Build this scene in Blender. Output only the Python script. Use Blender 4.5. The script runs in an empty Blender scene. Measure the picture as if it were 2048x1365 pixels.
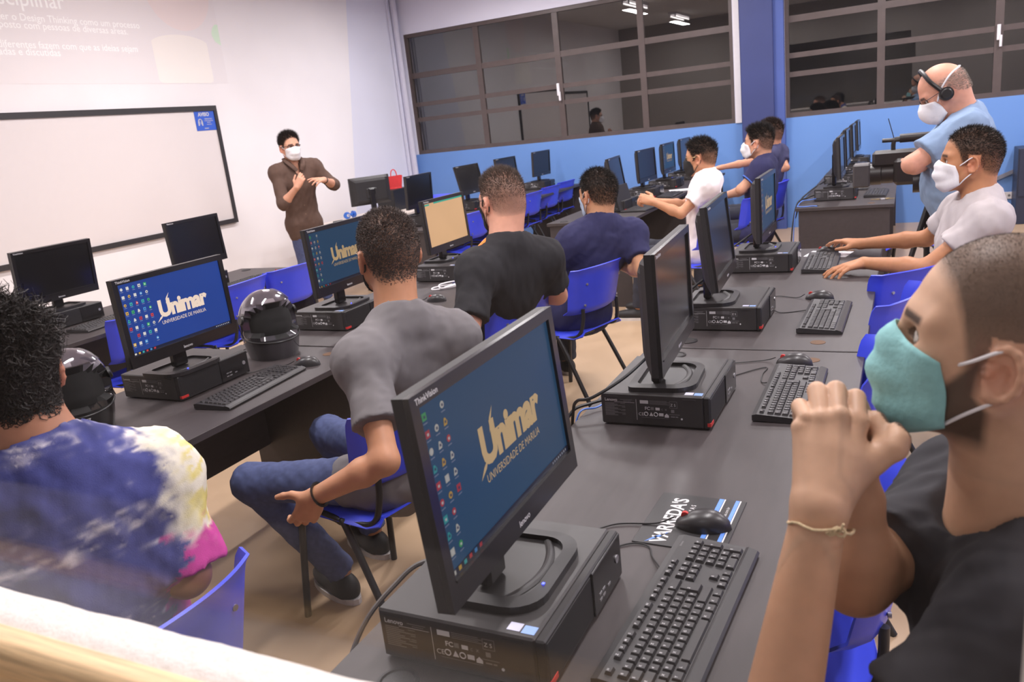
import bpy, math, random
import numpy as np
from mathutils import Matrix, Vector

random.seed(7)
RNG = np.random.default_rng(11)
SC = bpy.context.scene
COL = SC.collection
R = math.radians

# ------------------------------------------------------------------ camera
def set_camera():
    yaw, pitch, roll, fpx = R(27.202), R(15.0946), R(-6.3747), 1590.9
    f = Vector((-math.sin(yaw) * math.cos(pitch), math.cos(yaw) * math.cos(pitch), -math.sin(pitch)))
    rt = Vector((math.cos(yaw), math.sin(yaw), 0))
    up = rt.cross(f)
    r2 = rt * math.cos(roll) + up * math.sin(roll)
    u2 = -rt * math.sin(roll) + up * math.cos(roll)
    cd = bpy.data.cameras.new('camera')
    cd.sensor_fit = 'HORIZONTAL'
    cd.sensor_width = 36.0
    cd.lens = 36.0 * fpx / 2048.0
    cd.clip_start = 0.02
    cd.dof.use_dof = True
    cd.dof.focus_distance = 2.4
    cd.dof.aperture_fstop = 7.1
    cam = bpy.data.objects.new('camera', cd)
    m = Matrix.Identity(4)
    for i in range(3):
        m[i][0], m[i][1], m[i][2] = r2[i], u2[i], -f[i]
    m[2][3] = 1.61
    cam.matrix_world = m
    COL.objects.link(cam)
    SC.camera = cam
set_camera()

# ------------------------------------------------------------------ world, exposure
def set_world():
    w = bpy.data.worlds.new('night')
    w.use_nodes = True
    bg = w.node_tree.nodes['Background']
    bg.inputs[0].default_value = (0.012, 0.013, 0.018, 1)
    bg.inputs[1].default_value = 1.0
    SC.world = w
    vs = SC.view_settings
    vs.view_transform = 'Standard'
    vs.look = 'None'
    vs.gamma = 1.0
    vs.exposure = -0.10
    vs.use_curve_mapping = False
set_world()

# room lamps: the fluorescent battens on the ceiling (their housings are built further down)
LAMPS = [(x, y) for x in (-4.7, -2.5, -0.35, 1.8) for y in (2.0, 5.4, 8.7)]
LAMP_Z = 3.48
def area_light(name, loc, sx, sy, power, color):
    ld = bpy.data.lights.new(name, 'AREA')
    ld.shape = 'RECTANGLE'
    ld.size, ld.size_y = sx, sy
    ld.energy = power
    ld.color = color
    o = bpy.data.objects.new(name, ld)
    o.location = loc
    COL.objects.link(o)
    return o
LAMP_COL = (1.0, 0.955, 0.965)
for i, (lx, ly) in enumerate(LAMPS):
    area_light('batten_light', (lx, ly, LAMP_Z - 0.075), 0.16, 1.2, 62.0, LAMP_COL)
area_light('corridor_light', (-0.6, -0.75, 2.9), 1.2, 0.16, 10.0, LAMP_COL)

# ------------------------------------------------------------------ helpers
def lin(c):
    return tuple(((v / 255.0) / 12.92 if v / 255.0 <= 0.04045 else ((v / 255.0 + 0.055) / 1.055) ** 2.4) for v in c)

MATS = {}
def mat(name, rgb, rough=0.5, metal=0.0, var=0.08, vscale=30.0, bump=0.0, bscale=200.0, spec=0.5, emit=0.0, coat=0.0,
        attr=False, sss=0.0, stretch=None, rvar=0.0, ebase=1.0):
    """procedural principled material: base colour varied by noise, optional bump from a second noise"""
    if name in MATS:
        return MATS[name]
    m = bpy.data.materials.new(name)
    m.use_nodes = True
    nt = m.node_tree
    b = nt.nodes['Principled BSDF']
    b.inputs['Roughness'].default_value = rough
    b.inputs['Metallic'].default_value = metal
    b.inputs['Specular IOR Level'].default_value = spec
    b.inputs['Coat Weight'].default_value = coat
    b.inputs['Coat Roughness'].default_value = 0.05
    tc = nt.nodes.new('ShaderNodeTexCoord')
    src = tc.outputs['Object']
    if stretch:
        mp = nt.nodes.new('ShaderNodeMapping')
        mp.inputs['Scale'].default_value = stretch
        nt.links.new(src, mp.inputs[0])
        src = mp.outputs[0]
    n = nt.nodes.new('ShaderNodeTexNoise')
    n.inputs['Scale'].default_value = vscale
    n.inputs['Detail'].default_value = 5.0
    nt.links.new(src, n.inputs['Vector'])
    rp = nt.nodes.new('ShaderNodeMapRange')
    rp.inputs[1].default_value, rp.inputs[2].default_value = 0.3, 0.7
    rp.inputs[3].default_value, rp.inputs[4].default_value = 1.0 - var, 1.0 + var
    nt.links.new(n.outputs[0], rp.inputs[0])
    mx = nt.nodes.new('ShaderNodeVectorMath')
    mx.operation = 'SCALE'
    if attr:
        at = nt.nodes.new('ShaderNodeAttribute')
        at.attribute_name = 'Col'
        nt.links.new(at.outputs['Color'], mx.inputs[0])
    else:
        mx.inputs[0].default_value = lin(rgb)
    nt.links.new(rp.outputs[0], mx.inputs['Scale'])
    if ebase < 1.0:                       # light-emitting picture: the surface itself is nearly black
        eb = nt.nodes.new('ShaderNodeVectorMath')
        eb.operation = 'SCALE'
        eb.inputs['Scale'].default_value = ebase
        nt.links.new(mx.outputs[0], eb.inputs[0])
        nt.links.new(eb.outputs[0], b.inputs['Base Color'])
    else:
        nt.links.new(mx.outputs[0], b.inputs['Base Color'])
    if emit > 0:
        nt.links.new(mx.outputs[0], b.inputs['Emission Color'])
        b.inputs['Emission Strength'].default_value = emit
    if sss > 0:
        b.inputs['Subsurface Weight'].default_value = sss
        b.inputs['Subsurface Radius'].default_value = (1.0, 0.35, 0.2)
        b.inputs['Subsurface Scale'].default_value = 0.006
    if rvar > 0:
        r2 = nt.nodes.new('ShaderNodeMapRange')
        r2.inputs[1].default_value, r2.inputs[2].default_value = 0.3, 0.7
        r2.inputs[3].default_value, r2.inputs[4].default_value = max(0, rough - rvar), rough + rvar
        nt.links.new(n.outputs[0], r2.inputs[0])
        nt.links.new(r2.outputs[0], b.inputs['Roughness'])
    if bump > 0:
        n2 = nt.nodes.new('ShaderNodeTexNoise')
        n2.inputs['Scale'].default_value = bscale
        n2.inputs['Detail'].default_value = 3.0
        nt.links.new(src, n2.inputs['Vector'])
        bp = nt.nodes.new('ShaderNodeBump')
        bp.inputs['Strength'].default_value = bump
        bp.inputs['Distance'].default_value = 0.01
        nt.links.new(n2.outputs[0], bp.inputs['Height'])
        nt.links.new(bp.outputs[0], b.inputs['Normal'])
    MATS[name] = m
    return m

def glass_mat(name, f0, tint=(1, 1, 1), rough=0.0):
    """thin clear pane: light passes straight through, the rest is mirrored (Schlick's form of the Fresnel law)"""
    if name in MATS:
        return MATS[name]
    m = bpy.data.materials.new(name)
    m.use_nodes = True
    nt = m.node_tree
    nt.nodes.clear()
    out = nt.nodes.new('ShaderNodeOutputMaterial')
    mix = nt.nodes.new('ShaderNodeMixShader')
    tr = nt.nodes.new('ShaderNodeBsdfTransparent')
    tr.inputs[0].default_value = (*tint, 1)
    gl = nt.nodes.new('ShaderNodeBsdfGlossy')
    gl.inputs['Roughness'].default_value = rough
    lw = nt.nodes.new('ShaderNodeLayerWeight')
    lw.inputs[0].default_value = 0.5
    pw5 = nt.nodes.new('ShaderNodeMath')
    pw5.operation = 'POWER'
    pw5.inputs[1].default_value = 5.0
    nt.links.new(lw.outputs['Facing'], pw5.inputs[0])
    ma = nt.nodes.new('ShaderNodeMath')
    ma.operation = 'MULTIPLY_ADD'
    ma.inputs[1].default_value = 1.0 - f0
    ma.inputs[2].default_value = f0
    nt.links.new(pw5.outputs[0], ma.inputs[0])
    nt.links.new(ma.outputs[0], mix.inputs[0])
    nt.links.new(tr.outputs[0], mix.inputs[1])
    nt.links.new(gl.outputs[0], mix.inputs[2])
    nt.links.new(mix.outputs[0], out.inputs[0])
    MATS[name] = m
    return m

class MB:
    """collects vertices and faces, then links them as ONE mesh object"""
    def __init__(self):
        self.v, self.f, self.m = [], [], []
    def add(self, vs, fs, mi=0):
        o = len(self.v)
        self.v.extend([tuple(p) for p in vs])
        self.f.extend([tuple(i + o for i in q) for q in fs])
        self.m.extend([mi] * len(fs))
        return self
    def box(self, x0, x1, y0, y1, z0, z1, mi=0, bev=0.0):
        if bev <= 0:
            vs = [(x, y, z) for z in (z0, z1) for y in (y0, y1) for x in (x0, x1)]
            fs = [(0, 2, 3, 1), (4, 5, 7, 6), (0, 1, 5, 4), (2, 6, 7, 3), (0, 4, 6, 2), (1, 3, 7, 5)]
            return self.add(vs, fs, mi)
        b = min(bev, (x1 - x0) / 2.01, (y1 - y0) / 2.01, (z1 - z0) / 2.01)
        def ring(i, z):
            return [(x0 + i, y0 + b, z), (x0 + b, y0 + i, z), (x1 - b, y0 + i, z), (x1 - i, y0 + b, z),
                    (x1 - i, y1 - b, z), (x1 - b, y1 - i, z), (x0 + b, y1 - i, z), (x0 + i, y1 - b, z)]
        def sm(z):
            return [(x0 + b, y0 + b, z)] * 2 + [(x1 - b, y0 + b, z)] * 2 + [(x1 - b, y1 - b, z)] * 2 + [(x0 + b, y1 - b, z)] * 2
        rings = [sm(z0), ring(0, z0 + b), ring(0, z1 - b), sm(z1)]
        vs = [p for r_ in rings for p in r_]
        fs = []
        for k in range(3):
            for i in range(8):
                j = (i + 1) % 8
                fs.append((k * 8 + i, k * 8 + j, k * 8 + 8 + j, k * 8 + 8 + i))
        fs.append((7, 5, 3, 1))
        fs.append((25, 27, 29, 31))
        return self.add(vs, fs, mi)
    def quad(self, a, b, c, d, mi=0):
        return self.add([a, b, c, d], [(0, 1, 2, 3)], mi)
    def tube(self, pts, r, n=8, mi=0, closed=False, cap=True, flat=1.0):
        pts = [Vector(p) for p in pts]
        rs = r if isinstance(r, (list, tuple)) else [r] * len(pts)
        vs, fs = [], []
        prev = None
        for i, p in enumerate(pts):
            if closed:
                t = pts[(i + 1) % len(pts)] - pts[i - 1]
            else:
                t = pts[min(i + 1, len(pts) - 1)] - pts[max(i - 1, 0)]
            t.normalize()
            if prev is None:
                a = Vector((0, 0, 1)) if abs(t.z) < 0.9 else Vector((1, 0, 0))
                s = t.cross(a).normalized()
            else:
                s = prev - t * prev.dot(t)
                s.normalize()
            prev = s
            u = t.cross(s)
            for k in range(n):
                an = 2 * math.pi * k / n
                vs.append(p + s * (math.cos(an) * rs[i]) + u * (math.sin(an) * rs[i] * flat))
        L = len(pts)
        for i in range(L if closed else L - 1):
            j = (i + 1) % L
            for k in range(n):
                k2 = (k + 1) % n
                fs.append((i * n + k, i * n + k2, j * n + k2, j * n + k))
        if cap and not closed:
            fs.append(tuple(range(n - 1, -1, -1)))
            fs.append(tuple((L - 1) * n + k for k in range(n)))
        return self.add(vs, fs, mi)
    def lathe(self, prof, n=24, mi=0, c=(0, 0, 0), cap=True):
        vs, fs = [], []
        for (r, z) in prof:
            for k in range(n):
                an = 2 * math.pi * k / n
                vs.append((c[0] + r * math.cos(an), c[1] + r * math.sin(an), c[2] + z))
        for i in range(len(prof) - 1):
            for k in range(n):
                k2 = (k + 1) % n
                fs.append((i * n + k, i * n + k2, (i + 1) * n + k2, (i + 1) * n + k))
        if cap:
            fs.append(tuple(range(n - 1, -1, -1)))
            fs.append(tuple((len(prof) - 1) * n + k for k in range(n)))
        return self.add(vs, fs, mi)
    def grid(self, fn, nu, nv, mi=0, thick=None):
        """surface fn(u, v) over the unit square; thick gives it a back face offset along the normal"""
        P = [[Vector(fn(i / nu, j / nv)) for j in range(nv + 1)] for i in range(nu + 1)]
        W = nv + 1
        vs = [p for row in P for p in row]
        fs = [(i * W + j, (i + 1) * W + j, (i + 1) * W + j + 1, i * W + j + 1) for i in range(nu) for j in range(nv)]
        if thick:
            N = len(vs)
            back = []
            for i in range(nu + 1):
                for j in range(nv + 1):
                    du = P[min(i + 1, nu)][j] - P[max(i - 1, 0)][j]
                    dv = P[i][min(j + 1, nv)] - P[i][max(j - 1, 0)]
                    nn = du.cross(dv)
                    if nn.length > 0:
                        nn.normalize()
                    back.append(P[i][j] - nn * thick)
            vs = vs + back
            fs += [tuple(N + q for q in reversed(t)) for t in fs]
            edge = [(i, 0) for i in range(nu)] + [(nu, j) for j in range(nv)] + [(i, nv) for i in range(nu, 0, -1)] + [(0, j) for j in range(nv, 0, -1)]
            ids = [i * W + j for i, j in edge]
            for a, b in zip(ids, ids[1:] + ids[:1]):
                fs.append((b, a, N + a, N + b))
        return self.add(vs, fs, mi)
    def prism(self, poly, axis, a, b, mi=0):
        """polygon in the two other axes, extruded along axis (0, 1, 2) from a to b"""
        def P(p, t):
            q = list(p)
            q.insert(axis, t)
            return tuple(q)
        n = len(poly)
        vs = [P(p, a) for p in poly] + [P(p, b) for p in poly]
        fs = [tuple(range(n - 1, -1, -1)), tuple(range(n, 2 * n))] + [(i, (i + 1) % n, n + (i + 1) % n, n + i) for i in range(n)]
        return self.add(vs, fs, mi)
    def mesh(self, name, mats):
        me = bpy.data.meshes.new(name)
        me.from_pydata(self.v, [], self.f)
        for m in (mats if isinstance(mats, (list, tuple)) else [mats]):
            me.materials.append(m)
        if any(self.m):
            me.polygons.foreach_set('material_index', self.m)
        return me
    def build(self, name, mats, parent=None, loc=None, rot=None, smooth=False, sharp=35):
        me = self.mesh(name, mats)
        fixn(me)
        if smooth:
            me.shade_smooth()
            if sharp:
                me.set_sharp_from_angle(angle=R(sharp))
        return link(name, me, parent, loc, rot)

import bmesh
def fixn(me):
    bm = bmesh.new()
    bm.from_mesh(me)
    bmesh.ops.remove_doubles(bm, verts=bm.verts, dist=1e-6)
    bmesh.ops.recalc_face_normals(bm, faces=bm.faces)
    bm.to_mesh(me)
    bm.free()

def link(name, data, parent=None, loc=None, rot=None):
    o = bpy.data.objects.new(name, data)
    COL.objects.link(o)
    if parent is not None:
        o.parent = parent
    if loc is not None:
        o.location = loc
    if rot is not None:
        o.rotation_euler = rot
    return o

def tag(o, label=None, cat=None, group=None, kind=None):
    for k, v in (('label', label), ('category', cat), ('group', group), ('kind', kind)):
        if v is not None:
            o[k] = v
    return o

def thing(name, loc, label, cat, group=None, rz=0.0):
    o = link(name, None, None, loc, (0, 0, rz))
    o.empty_display_size = 0.05
    return tag(o, label, cat, group)

def dup(root, loc, rz, label, group=None, skip=()):
    """a copy of a thing with copies of its parts and their sub-parts"""
    def cp(o, parent):
        c = o.copy()
        COL.objects.link(c)
        c.parent = parent
        for ch in o.children:
            if ch.name.split('.')[0] not in skip:
                cp(ch, c)
        return c
    r = cp(root, None)
    r.location = loc
    r.rotation_euler = (0, 0, rz)
    r['label'] = label
    if group:
        r['group'] = group
    return r

def text_geo(s, size, bold=0.0, spacing=1.0, align='LEFT', shear=0.0):
    """lettering as flat polygons in the xy plane; returns verts, faces"""
    cu = bpy.data.curves.new('lettering', 'FONT')
    cu.body = s
    cu.size = size
    cu.offset = bold
    cu.space_character = spacing
    cu.align_x = align
    cu.shear = shear
    cu.resolution_u = 3
    o = bpy.data.objects.new('lettering', cu)
    COL.objects.link(o)
    dg = bpy.context.evaluated_depsgraph_get()
    me = bpy.data.meshes.new_from_object(o.evaluated_get(dg))
    vs = [tuple(v.co) for v in me.vertices]
    fs = [tuple(p.vertices) for p in me.polygons]
    bpy.data.objects.remove(o)
    bpy.data.meshes.remove(me)
    bpy.data.curves.remove(cu)
    return vs, fs

def put_text(mb, s, size, origin, ex, ey, bold=0.0, mi=0, spacing=1.0, align='LEFT', shear=0.0, wide=1.0):
    vs, fs = text_geo(s, size, bold, spacing, align, shear)
    O, X, Y = Vector(origin), Vector(ex), Vector(ey)
    mb.add([O + X * (p[0] * wide) + Y * p[1] for p in vs], fs, mi)
    return mb

# ================================================================== the setting
XF, XB, YW, YN, ZC = -6.69, 2.7, 10.5, 0.47, 3.6      # front wall, back wall, window wall, corridor wall, ceiling

def masked_mat(name, rgb_a, rgb_b, axis, level, slope_axis=None, slope=0.0, slope0=0.0, rough=0.6, bump=0.12):
    """two coats of paint meeting along a straight painted line (object coordinates)"""
    m = mat(name, rgb_a, rough=rough, var=0.03, vscale=1.5, bump=bump, bscale=120)
    nt = m.node_tree
    b = nt.nodes['Principled BSDF']
    mx = [n for n in nt.nodes if n.type == 'VECT_MATH'][0]
    tc = [n for n in nt.nodes if n.type == 'TEX_COORD'][0]
    sp = nt.nodes.new('ShaderNodeSeparateXYZ')
    nt.links.new(tc.outputs['Object'], sp.inputs[0])
    val = sp.outputs[axis]
    if slope_axis is not None:
        k = nt.nodes.new('ShaderNodeMath')
        k.operation = 'MULTIPLY_ADD'
        nt.links.new(sp.outputs[slope_axis], k.inputs[0])
        k.inputs[1].default_value = -slope
        nt.links.new(val, k.inputs[2])
        val = k.outputs[0]
    g = nt.nodes.new('ShaderNodeMath')
    g.operation = 'GREATER_THAN'
    nt.links.new(val, g.inputs[0])
    g.inputs[1].default_value = level
    mix = nt.nodes.new('ShaderNodeMix')
    mix.data_type = 'RGBA'
    mix.inputs[6].default_value = (*lin(rgb_a), 1)
    mix.inputs[7].default_value = (*lin(rgb_b), 1)
    nt.links.new(g.outputs[0], mix.inputs[0])
    nt.links.new(mix.outputs[2], mx.inputs[0])
    return m

M_FLOOR = mat('floor_vinyl', (184, 156, 126), rough=0.36, var=0.05, vscale=3.0, bump=0.03, bscale=60, rvar=0.06)
M_CEIL = mat('ceiling_paint', (236, 232, 230), rough=0.8, var=0.02)
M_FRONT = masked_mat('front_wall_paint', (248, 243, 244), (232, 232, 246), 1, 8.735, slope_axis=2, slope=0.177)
M_WIN = masked_mat('window_wall_paint', (104, 147, 212), (226, 225, 240), 2, 1.335)
M_BACK = masked_mat('back_wall_paint', (116, 152, 214), (214, 212, 224), 2, 1.335)
M_WARM = mat('corridor_paint', (150, 142, 136), rough=0.7, var=0.03, vscale=2)
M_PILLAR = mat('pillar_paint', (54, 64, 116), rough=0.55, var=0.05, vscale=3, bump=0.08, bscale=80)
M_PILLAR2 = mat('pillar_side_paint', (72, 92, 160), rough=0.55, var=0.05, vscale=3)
M_WFRAME = mat('window_frame_paint', (84, 72, 70), rough=0.45, var=0.1, vscale=12)
M_WHITE = mat('white_gloss_paint', (232, 228, 232), rough=0.4, var=0.02)
M_NIGHT = mat('night_yard', (14, 14, 18), rough=0.9)

def struct(name, mb, m, parent=None, smooth=False):
    o = mb.build(name, m, parent, smooth=smooth)
    if parent is None:
        o['kind'] = 'structure'
    return o

struct('floor', MB().box(XF - 0.2, XB + 0.2, -1.6, YW + 0.2, -0.1, 0.0), M_FLOOR)
struct('ceiling', MB().box(XF - 0.2, XB + 0.2, -1.6, YW + 0.2, ZC, ZC + 0.1), M_CEIL)
struct('wall_front', MB().box(XF - 0.2, XF, -1.6, YW + 0.2, 0, ZC), M_FRONT)
struct('wall_back', MB().box(XB, XB + 0.2, -1.6, YW + 0.2, 0, ZC), M_BACK)
struct('wall_corridor', MB().box(XF, XB, -1.6, -1.4, 0, ZC), M_WARM)

W1 = (-6.62, -1.935)
W2 = (-1.335, 2.06)
ZS, ZT = 1.335, 3.04
wm = MB()
wm.box(XF, XB, YW, YW + 0.2, 0, ZS)
wm.box(XF, XB, YW, YW + 0.2, ZT, ZC)
wm.box(XF, W1[0], YW, YW + 0.2, ZS, ZT)
wm.box(W1[1], W2[0], YW, YW + 0.2, ZS, ZT)
wm.box(W2[1], XB, YW, YW + 0.2, ZS, ZT)
struct('wall_window', wm, M_WIN)
pl = struct('pillar', MB().box(-1.83, -1.45, YW - 0.14, YW, 0, ZC, bev=0.006), M_PILLAR)
pl['kind'] = 'structure'
struct('pillar_flank', MB().box(-1.45, -1.335, YW - 0.09, YW, 0, ZC), M_PILLAR2)
struct('trim_1', MB().box(-1.925, -1.855, YW - 0.015, YW + 0.02, ZS, ZC), M_WHITE)

M_PANE = glass_mat('night_glass', 0.17, (0.5, 0.48, 0.46), 0.01)
def window(name, x0, x1, cols, rails, latch_x):
    r = link(name, None, None, ((x0 + x1) / 2, YW, ZS))
    r['kind'] = 'structure'
    cx, cy, cz = (x0 + x1) / 2, YW, ZS
    y0, y1 = 0.03, 0.085
    fb = MB()
    t = 0.045
    fb.box(x0 - cx, x1 - cx, y0 - 0.01, y1 + 0.01, 0, 0.055)
    fb.box(x0 - cx, x1 - cx, y0 - 0.01, y1 + 0.01, ZT - cz - 0.05, ZT - cz)
    fb.box(x0 - cx, x0 - cx + t, y0 - 0.01, y1 + 0.01, 0.055, ZT - cz - 0.05)
    fb.box(x1 - cx - t, x1 - cx, y0 - 0.01, y1 + 0.01, 0.055, ZT - cz - 0.05)
    fb.build('window_frame', M_WFRAME, r)
    for x in cols:
        MB().box(x - cx - 0.04, x - cx + 0.04, y0, y1, 0.055, ZT - cz - 0.05).build('mullion', M_WFRAME, r)
    for z, h in rails:
        MB().box(x0 - cx + t, x1 - cx - t, y0 + 0.008, y1 - 0.008, z - cz - h / 2, z - cz + h / 2).build('rail', M_WFRAME, r)
    xs = [x0] + list(cols) + [x1]
    zs = [ZS + 0.03] + sorted(z for z, h in rails) + [ZT - 0.03]
    for i in range(len(xs) - 1):
        for j in range(len(zs) - 1):
            a = random.uniform(-0.0025, 0.0025)
            b = random.uniform(-0.0025, 0.0025)
            yy = 0.055
            MB().add([(xs[i] - cx, yy + a, zs[j] - cz), (xs[i + 1] - cx, yy - a, zs[j] - cz),
                      (xs[i + 1] - cx, yy - a + b, zs[j + 1] - cz), (xs[i] - cx, yy + a + b, zs[j + 1] - cz)],
                     [(0, 1, 2, 3)]).build('pane', M_PANE, r)
    for x in latch_x:
        lb = MB()
        lb.box(x - cx - 0.02, x - cx + 0.015, y0 - 0.03, y0, 1.95 - cz - 0.02, 1.95 - cz + 0.14, bev=0.004)
        lb.box(x - cx + 0.005, x - cx + 0.03, y0 - 0.045, y0 - 0.012, 1.95 - cz - 0.09, 1.95 - cz + 0.03, bev=0.004)
        lb.build('latch', M_WHITE, r)
    return r
RAILS = [(2.46, 0.075), (2.05, 0.06), (1.835, 0.06)]
window('window_1', W1[0], W1[1], (-5.45, -4.25, -3.085), RAILS, (-4.272,))
window('window_2', W2[0], W2[1], (-0.293, 0.86), RAILS, (0.858,))

# conduit running up the corner beside the window
cp = MB()
cp.tube([(XF + 0.05, YW - 0.12, 0.0), (XF + 0.05, YW - 0.12, ZC)], 0.045, 12)
cp.tube([(XF + 0.03, YW - 0.26, 0.0), (XF + 0.03, YW - 0.26, ZC)], 0.008, 6)
tag(cp.build('conduit_pipe', mat('conduit_paint', (208, 206, 222), rough=0.5, var=0.03), smooth=True),
    'pale lavender conduit pipe running up the corner beside the long window', 'pipe')

# wall towards the corridor, with the glazed opening the photographer looks through
GY, GZ = 0.45, 1.168
OX0, OX1, OZ1 = -3.2, 0.0655, 2.7
nw = MB()
nw.box(XF, XB, 0.2, YN, 0, GZ - 0.03)
nw.box(XF, XB, 0.2, YN, OZ1, ZC)
nw.box(XF, OX0, 0.2, YN, GZ - 0.03, OZ1)
nw.box(OX1, XB, 0.34, YN, GZ - 0.03, OZ1)
struct('wall_near', nw, M_WARM)
w3 = link('window_3', None, None, ((OX0 + OX1) / 2, GY, GZ))
w3['kind'] = 'structure'
cx3 = (OX0 + OX1) / 2
gp = MB()
gp.box(OX0 - cx3, OX1 - cx3, -0.002, 0.002, -0.02, OZ1 - GZ)
gp.build('pane', glass_mat('corridor_glass', 0.022, (0.985, 0.985, 0.985)), w3)
M_MORTAR = mat('white_mortar', (244, 236, 230), rough=0.9, var=0.03, vscale=60, bump=0.15, bscale=180)
M_PINE = mat('pine_frame', (240, 204, 158), rough=0.5, var=0.22, vscale=7, stretch=(1.2, 26, 26), bump=0.1, bscale=30)
rr = np.random.default_rng(3)
NJ = 260
jit = np.convolve(rr.normal(0, 0.0016, NJ + 9), np.ones(4) / 4, 'same')
def sillf(u, v):
    x = OX0 + (OX1 - OX0) * u - cx3
    i = int(u * NJ)
    y = -0.048 + v * 0.046 + (jit[i] if v > 0.7 else 0)
    return (x, y, (0.0015 * math.sin(i * 1.7 + v * 9)) * (1 if 0 < v < 1 else 0) + (-0.004 if v == 0 else 0.0))
MB().grid(sillf, NJ, 5, thick=0.028).build('sill', M_MORTAR, w3, smooth=True)
fr = MB()
L3 = (OX0 - cx3, OX1 - cx3)
prof = [(-0.049, 0.0), (-0.049, -0.06), (-0.112, -0.06), (-0.116, -0.040), (-0.112, -0.030), (-0.085, -0.026), (-0.082, -0.006), (-0.076, 0.0015), (-0.062, 0.003)]
fr.prism(prof, 0, L3[0], L3[1])
fr.build('sill_frame', M_PINE, w3, smooth=True, sharp=50)

# ================================================================== furniture and computers: shared meshes
M_DESK = mat('desk_laminate', (62, 56, 57), rough=0.46, var=0.10, vscale=9, stretch=(6, 1, 6), bump=0.03, bscale=300, spec=0.4)
M_DESKE = mat('desk_edge', (30, 27, 28), rough=0.45)
M_HOLE = mat('cable_hole', (96, 68, 46), rough=0.7)
M_CASE = mat('case_metal', (52, 49, 50), rough=0.42, var=0.05, vscale=60, bump=0.05, bscale=900, spec=0.5)
M_CASEF = mat('case_plastic', (38, 36, 38), rough=0.5, var=0.06)
M_PRINT = mat('white_print', (205, 203, 205), rough=0.6, var=0.02)
M_GREYP = mat('grey_print', (120, 118, 120), rough=0.6)
M_RED = mat('red_badge', (196, 48, 46), rough=0.45)
M_STK1 = mat('sticker_silver', (196, 196, 220), rough=0.4)
M_STK2 = mat('sticker_blue', (140, 172, 232), rough=0.4)
M_STEEL = mat('steel', (190, 188, 192), rough=0.35, metal=0.8)
M_MON = mat('monitor_gloss_plastic', (30, 28, 30), rough=0.22, var=0.05, spec=0.5)
M_MONB = mat('monitor_back_plastic', (40, 38, 40), rough=0.5, var=0.06)
M_OFF = mat('screen_off', (22, 22, 25), rough=0.16, var=0.02, spec=0.5)
M_LED = mat('led_blue', (60, 70, 255), rough=0.4, emit=6.0)
M_KB = mat('keyboard_body', (44, 42, 44), rough=0.45, var=0.05)
M_KEY = mat('keyboard_key', (52, 50, 52), rough=0.42, var=0.05)
M_MOUSE = mat('mouse_plastic', (50, 48, 50), rough=0.34, var=0.04)
M_CABLE = mat('cable_black', (26, 25, 27), rough=0.5)
M_GCABLE = mat('cable_grey', (92, 86, 84), rough=0.5)
M_BCABLE = mat('cable_blue', (88, 130, 214), rough=0.45)
M_BLUE = mat('chair_blue_plastic', (58, 74, 224), rough=0.4, var=0.04, vscale=8, bump=0.05, bscale=700)
M_TUBE = mat('chair_black_tube', (34, 32, 34), rough=0.4, var=0.05)
M_PAPER = mat('paper', (238, 234, 240), rough=0.8, var=0.02)

DT = 0.75                     # desk top height
def desk(x0, x1, y0, y1, label, holes=True, near_panel=True, back_hole=True):
    t = thing('computer_desk', ((x0 + x1) / 2, (y0 + y1) / 2, 0), label, 'desk', 'black computer desks in rows')
    a, b = (x1 - x0) / 2, (y1 - y0) / 2
    MB().box(-a, a, -b + 0.002, b - 0.002, DT - 0.026, DT, bev=0.0022).build('tabletop', M_DESK, t)
    for s in (-1, 1):
        y = s * (b - 0.03)
        MB().box(-a + 0.02, a - 0.03, y - 0.0125, y + 0.0125, 0.0, DT - 0.026).build('side_panel', M_DESK, t)
    MB().box(-a + 0.09, -a + 0.108, -b + 0.045, b - 0.045, 0.27, DT - 0.026).build('modesty_panel', M_DESK, t)
    if holes:
        for s in (-1, 1):
            h = MB()
            h.lathe([(0.026, 0.0), (0.026, 0.0012), (0.02, 0.0014)], 20, c=(a - 0.16, s * (b - 0.10), DT))
            h.build('cable_hole', M_HOLE, t)
            h = MB()
            h.lathe([(0.036, 0.0), (0.036, 0.003), (0.03, 0.0042), (0.028, 0.001)], 20, c=(-a + 0.13, s * (b - 0.085), DT))
            h.build('cable_grommet', M_CASEF, t)
    return t

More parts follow.
